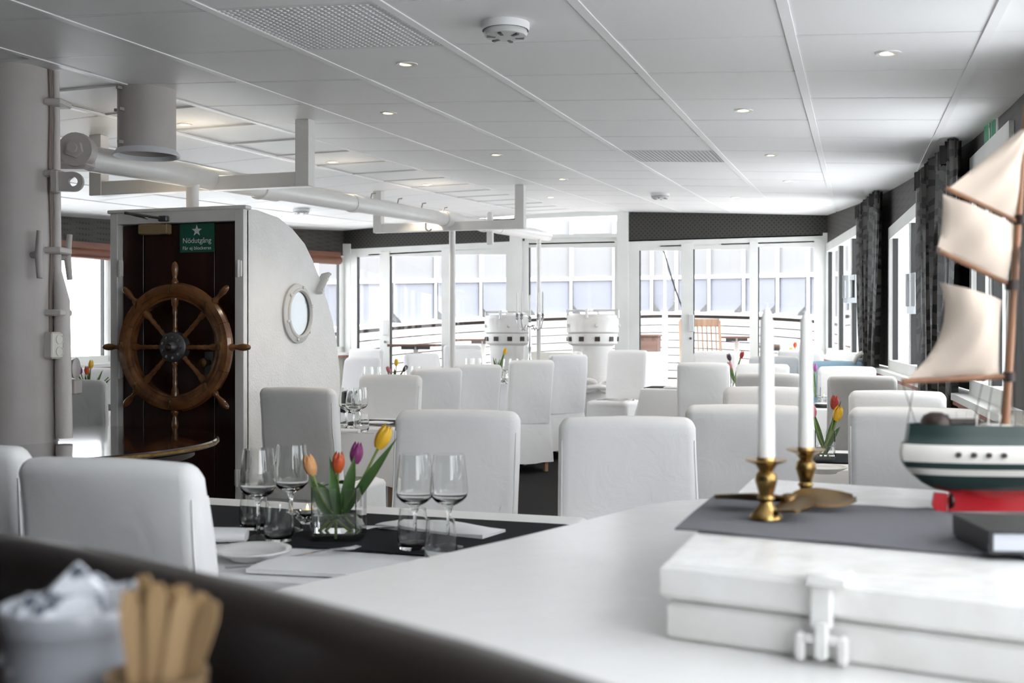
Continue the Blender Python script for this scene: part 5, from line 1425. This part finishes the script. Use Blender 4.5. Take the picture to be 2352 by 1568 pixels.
# chest
fx, lx = Vector((.87, -.49)), Vector((.33, .944))
P0 = Vector((.2034, 1.48)); CZ = .965
def cpt(a, b, z): q = P0+fx*a+lx*b; return cw(q.x, q.y, z)
t = thing('white_chest', 'white painted wooden chest with an iron clasp on the cabinet', 'chest', cpt(.4, .45, SZ))
def slabbox(a0, a1, b0, b1, z0, z1, bev=.006):
    m_ = MB(); R = []
    for z, i_ in ((z0, bev), (z0+bev, 0), (z1-bev, 0), (z1, bev)):
        R.append([cpt(a0+i_, b0+i_, z), cpt(a1-i_, b0+i_, z), cpt(a1-i_, b1-i_, z), cpt(a0+i_, b1-i_, z)])
    return m_.rings(R)
part('body', slabbox(.004, .80, .004, .93, SZ+.001, .912), 'chest', t, 30, True)
part('lid', slabbox(-.004, .805, -.006, .935, .916, CZ, .008), 'chest', t, 30, True)
mb = MB(); s_ = .211
def strap(a, b, z0, z1, w, th): 
    mb.box((cpt(a, b, 0)+Vector((0, 0, (z0+z1)/2))), (w, th, z1-z0), math.atan2(-.49, .87)+YAW, bev=.004)
mb = MB(); strap(s_, -.014, .905, CZ+.002, .026, .016); strap(s_+.01, -.012, CZ-.004, CZ+.012, .05, .05); hasp = part('hasp', mb, 'chest', t, 40, True)
mb = MB(); strap(s_, -.018, .868, .918, .016, .014); part('hook', mb, 'chest', t, 40, True)
for da in (-.026, .026):
    mb = MB(); strap(s_+da, -.012, SZ+.003, .90, .012, .018); part('clasp_plate', mb, 'chest', t, 40, True)
mb = MB(); mb.tube([cpt(s_-.02, -.016, .893), cpt(s_+.02, -.016, .893)], .006, 8); part('pin', mb, 'chest', t, 40, True)

# grey runner over the chest
G = []
rl0, rdir, rl = Vector((.2527, 1.716)), Vector((.878, -.479)), Vector((.327, .945))
nA, nB = 34, 12
for i in range(nA+1):
    row = []
    for j in range(nB+1):
        a = .72*i/nA; b = .39*j/nB; q = rl0+rdir*a+rl*b
        z = CZ+.0015+.012*math.exp(-((a-.47+.22*b)/.022)**2)*(1-.6*j/nB)+.001*sin(a*30+b*12)
        row.append(cw(q.x, q.y, z))
    G.append(row)
mb = MB(); mb.grid(G, (0, 0, .0025)); solo('grey_runner', mb, 'greyrunner', 'ribbed grey cloth runner lying on the white chest', 'table runner', smooth=60)
RZ = CZ+.0045

# candlesticks with tall candles
cs_prof = [(.026, 0), (.026, .004), (.02, .012), (.012, .022), (.010, .028), (.014, .033), (.011, .038), (.0145, .05), (.018, .062), (.0165, .072), (.011, .078), (.014, .083), (.0175, .088), (.034, .0945), (.0345, .0965), (.016, .0955), (.0145, .10), (.0145, .092)]
def candlestick(u, D, z, lbl, lbl2, ctop):
    p = atD(u, 1100, D); t = thing('candlestick', lbl, 'candlestick', (p.x, p.y, z), group='brass candlesticks on the chest')
    mb = MB(); mb.lathe(cs_prof[:-5], 32, cap1=False); part('stem', mb, 'brass', t, 40)
    mb = MB(); mb.lathe(cs_prof[-6:], 32, cap0=False, cap1=False); part('drip_pan', mb, 'brass', t, 40)
    L = EYE+(HOR-ctop)/F_PX*D-(z+.094)
    t2 = thing('taper_candle', lbl2, 'candle', (p.x, p.y, z+.093), group='white taper candles')
    mb = MB(); mb.lathe([(.0138, 0), (.0135, .03), (.0122, L*.5), (.0102, L-.022), (.007, L-.006), (.002, L), (0, L)], 28); part('wax', mb, 'wax', t2, 50)
    mb = MB(); mb.tube([(0, 0, L-.002), (.001, 0, L+.008)], .0008, 5); part('wick', mb, 'rope', t2)
candlestick(1760, 1.80, RZ+.001, 'left brass candlestick, standing in front of the propeller', 'left tall white candle in a brass candlestick', 706)
candlestick(1851, 1.965, RZ+.001, 'right brass candlestick, standing behind the propeller hub', 'right tall white candle in a brass candlestick', 712)
# brass propeller
hubp = cw(.470, 1.875, RZ)
t = thing('brass_propeller', 'old three-bladed brass propeller lying between the candlesticks', 'propeller', hubp)
mb = MB(); mb.lathe([(.014, 0), (.016, .006), (.015, .024), (.01, .03), (.006, .031), (.006, .01)], 20); part('hub', mb, 'brassdull', t, 40)
for ang_ in (162, 15, 262):
    a = radians(ang_)+YAW; d = Vector((cos(a), sin(a), 0)); n = Vector((-sin(a), cos(a), 0)); G = []
    for i in range(11):
        f_ = i/10; r = .01+.115*f_; w = .011+.034*sin(pi*min(1, f_*.93+.03))**.8 if i < 10 else .006
        tw = .75*(1-f_*.55); G.append([d*r+n*(w*q*cos(tw))+Vector((0, 0, .017+w*q*sin(tw)*.42+.004*q*q)) for q in (-1, -.5, 0, .5, 1)])
    mb = MB(); mb.grid(G, (0, 0, .003)); part('blade', mb, 'brassdull', t, 60)
# black book
bp = cw(.745, 1.55, RZ+.003); br = YAW-.06
t = thing('black_book', 'thick black covered book on the grey runner', 'book', bp, br)
for z, nm in ((.003, 'cover'), (.031, 'cover')):
    mb = MB(); mb.box((0, 0, z), (.20, .145, .004), bev=.001); part(nm, mb, 'bookblack', t, 30)
mb = MB(); mb.box((-.098, 0, .017), (.005, .145, .030), bev=.001); part('spine', mb, 'bookblack', t, 30)
mb = MB(); mb.box((.002, 0, .017), (.19, .137, .0235)); part('pages', mb, 'paper', t, None)

# ---------------------------------------------------------------- model ship
SD = 1.87; sx0 = (2176-1176)/F_PX*SD
ship_o = cw(sx0, SD, RZ+.002)
ship = thing('model_ship', 'wooden model sailing ship with green, white and red hull on the chest', 'model ship', ship_o, YAW)
kpx = SD/F_PX
def S(u, v): return Vector(((u-1176)*kpx-sx0, 0, EYE+(HOR-v)*kpx-ship_o.z))     # picture place in the ship's own plane
lv = [(0, .002, .004, .43), (.02, .0, .005, .46), (.032, .004, .012, .48), (.038, -.022, .03, .49), (.048, -.042, .039, .50), (.0637, -.06, .047, .51), (.0700, -.066, .05, .515), (.0747, -.070, .052, .52), (.0856, -.076, .055, .525), (.1, -.079, .057, .53), (.115, -.076, .056, .535), (.118, -.070, .0545, .535), (.132, -.068, .054, .54), (.148, -.066, .053, .55)]
rowm = [2, 2, 2, 0, 0, 1, 1, 0, 1, 1, 0, 0, 0]          # 0 green 1 white 2 red
mb = MB(); NT = 26
ringsL = []
for i in range(NT+1):
    t_ = i/NT; row = []
    for z, xs_, B, xe in lv:
        x = xs_+(xe-xs_)*t_; sh_ = max(0.03, 1-abs(2*t_-1)**3.2)**.55 if z > .033 else max(.25, 1-abs(2*t_-1)**6)
        cut_ = 0 if (t_ < .34 or z < .118) else (z-.118)*.8
        row.append((x, B*sh_, z-cut_+.03*max(0, t_-.55)**2))
    ringsL.append(row)
n = len(lv)
vs = []; fs = []; mi = []
for row in ringsL: vs += [(x, -y, z) for x, y, z in row]
for row in ringsL: vs += [(x, y, z) for x, y, z in row]
o2 = (NT+1)*n
for i in range(NT):
    for j in range(n-1):
        fs.append((i*n+j, (i+1)*n+j, (i+1)*n+j+1, i*n+j+1)); mi.append(rowm[j])
        fs.append((o2+i*n+j, o2+i*n+j+1, o2+(i+1)*n+j+1, o2+(i+1)*n+j)); mi.append(rowm[j])
    fs.append((i*n, o2+i*n, o2+(i+1)*n, (i+1)*n)); mi.append(2)
for i in (0, NT):
    for j in range(n-1): fs.append((i*n+j, i*n+j+1, o2+i*n+j+1, o2+i*n+j)); mi.append(rowm[j])
mb.v = vs; mb.f = fs; mb.mi = mi
part('hull', mb, ['hullgreen', 'hullwhite', 'hullred'], ship, 50)
mb = MB(); G = []
for i in range(NT+1):
    a = ringsL[i][-2]; G.append([(a[0], -a[1]*.97, a[2]-.004), (a[0], a[1]*.97, a[2]-.004)])
mb.grid(G, (0, 0, -.004)); part('deck', mb, 'shipwood', ship, 50)
mb = MB(); mb.prism([(-.001, -.003, .0), (-.001, -.003, .03), (-.022, -.003, .032), (-.026, -.003, .012), (-.02, -.003, .0)], (0, .006, 0)); part('rudder', mb, 'hullred', ship, None)
mb = MB(); mb.lathe([(.013, 0), (.013, .004)], 16, (.004, 0, .018), Matrix.Rotation(pi/2, 4, 'Y')); part('screw', mb, 'shipdark', ship)
for k in range(4):
    mb = MB(); x = S(2178+32*k, 1000).x; i_ = int((x+.079)/.609*NT); yb = ringsL[i_][9][1]
    mb.lathe([(.0045, 0), (.0045, .004), (.002, .005)], 12, (x, -yb-.001, .1), Matrix.Rotation(pi/2, 4, 'X')); part('porthole', mb, 'shipdark', ship)
mb = MB(); R = []
for r_, zz in ((1, .146), (1, .153), (.8, .162), (.4, .167)): R.append([(S(2150, 0).x+.024*r_*cos(2*pi*k/16), .03*r_*sin(2*pi*k/16), zz) for k in range(16)])
mb.rings(R); part('deckhouse', mb, 'shipdark', ship, 40)
for u, w in ((2155, .012), (2195, .05)):
    mb = MB(); c = S(u, 955 if u < 2170 else 965); mb.box((c.x+w/2*.3, -.02, c.z), (w, .008, .008)); mb.box((c.x+w*.15, -.02, c.z-.012), (.003, .003, .02)); part('deck_gun', mb, 'shipdark', ship, None)
mb = MB(); mb.box((S(2290, 0).x, 0, .132), (.045, .05, .03), bev=.004); part('cabin', mb, 'hullwhite', ship, 30)
mb = MB()
for k in range(14):
    x = S(2220+26*k, 0).x; i_ = min(NT, int((x+.066)/.616*NT)); yb = ringsL[i_][-1][1]*.96; z_ = ringsL[i_][-1][2]
    for s2 in (-1, 1): mb.tube([(x, s2*yb, z_-.002), (x, s2*yb, z_+.018)], .0012, 5)
part('rail_posts', mb, 'hullwhite', ship)['kind'] = 'stuff'
# masts, spars, sails
m0, m1 = S(2308, 985), S(2356, 240)
mb = MB(); mb.tube([m0, (m0+m1)/2, m1], [.0075, .0062, .004], 10); part('mast', mb, 'shipwood', ship, label='raked aft mast')
f0 = Vector((m0.x+.22, 0, .13)); mb = MB(); mb.tube([f0, f0+Vector((.01, 0, .62))], [.0075, .004], 10); part('mast', mb, 'shipwood', ship)
def spar(a, b, r, nm):
    mb = MB(); mb.tube([S(*a), S(*b)], r, 8); return part(nm, mb, 'shipwood', ship)
spar((2172, 432), (2340, 510), .0042, 'gaff'); spar((2148, 572), (2326, 656), .0045, 'gaff'); spar((2072, 876), (2315, 864), .005, 'boom')
mb = MB(); mb.lathe([(.007, -.004), (.007, .004)], 10, S(2150, 574)); part('spar_tip', mb, 'shipdark', ship)
for u, v in ((2345, 505), (2325, 655), (2318, 865)):
    mb = MB(); c = S(u, v); mb.lathe([(.011, -.008), (.011, .008)], 12, c); part('mast_band', mb, 'shipdark', ship)
def sail(tl, tr, br_, bl, belly, nm, lc=0, rc=0, n=10):
    G = []
    A_, B_, C_, D_ = S(*tl), S(*tr), S(*br_), S(*bl)
    for i in range(n+1):
        g = i/n; row = []
        l_ = A_.lerp(D_, g)+Vector((lc*4*g*(1-g), 0, 0)); r_ = B_.lerp(C_, g)+Vector((rc*4*g*(1-g), 0, 0))
        for j in range(n+1):
            h_ = j/n; q = l_.lerp(r_, h_); q.y = -belly*sin(pi*h_)*sin(pi*min(1, g*.8+.2))+.002*sin(14*h_+6*g); row.append(q)
        G.append(row)
    mb = MB(); mb.grid(G, (0, .0012, 0)); return part(nm, mb, 'sail', ship, 70)
sail((2160, 648), (2302, 690), (2296, 860), (2084, 871), .035, 'lower_sail', .03, -.004)
sail((2166, 446), (2332, 518), (2312, 652), (2152, 572), .02, 'middle_sail', .004)
sail((2352, 292), (2358, 300), (2340, 506), (2180, 432), .012, 'top_sail')
sail((2500, 330), (2640, 330), (2660, 560), (2480, 560), .03, 'square_sail')
sail((2470, 580), (2670, 580), (2680, 840), (2460, 840), .04, 'square_sail')
rig_l = []
for k in range(5):
    for s2 in (-1, 1):
        a = m0.lerp(m1, .62); b = Vector((m0.x-.03+.022*k, s2*.053, .148 if k < 2 else .13)); rig_l.append((a, b))
rig_l += [(m1, f0+Vector((.01, 0, .6))), (S(2150, 574), Vector((-.06, .02, .148))), (S(2072, 876), Vector((-.06, -.02, .148))), (f0+Vector((.01, 0, .6)), Vector((.55, 0, .16)))]
for k in range(5):
    for s2 in (-1, 1): rig_l.append((f0+Vector((.006, 0, .4)), Vector((f0.x-.05+.025*k, s2*.053, .13))))
mb = MB()
for a, b in rig_l: mb.tube([a, b], .0007, 4)
part('rigging', mb, 'rig', ship)['kind'] = 'stuff'
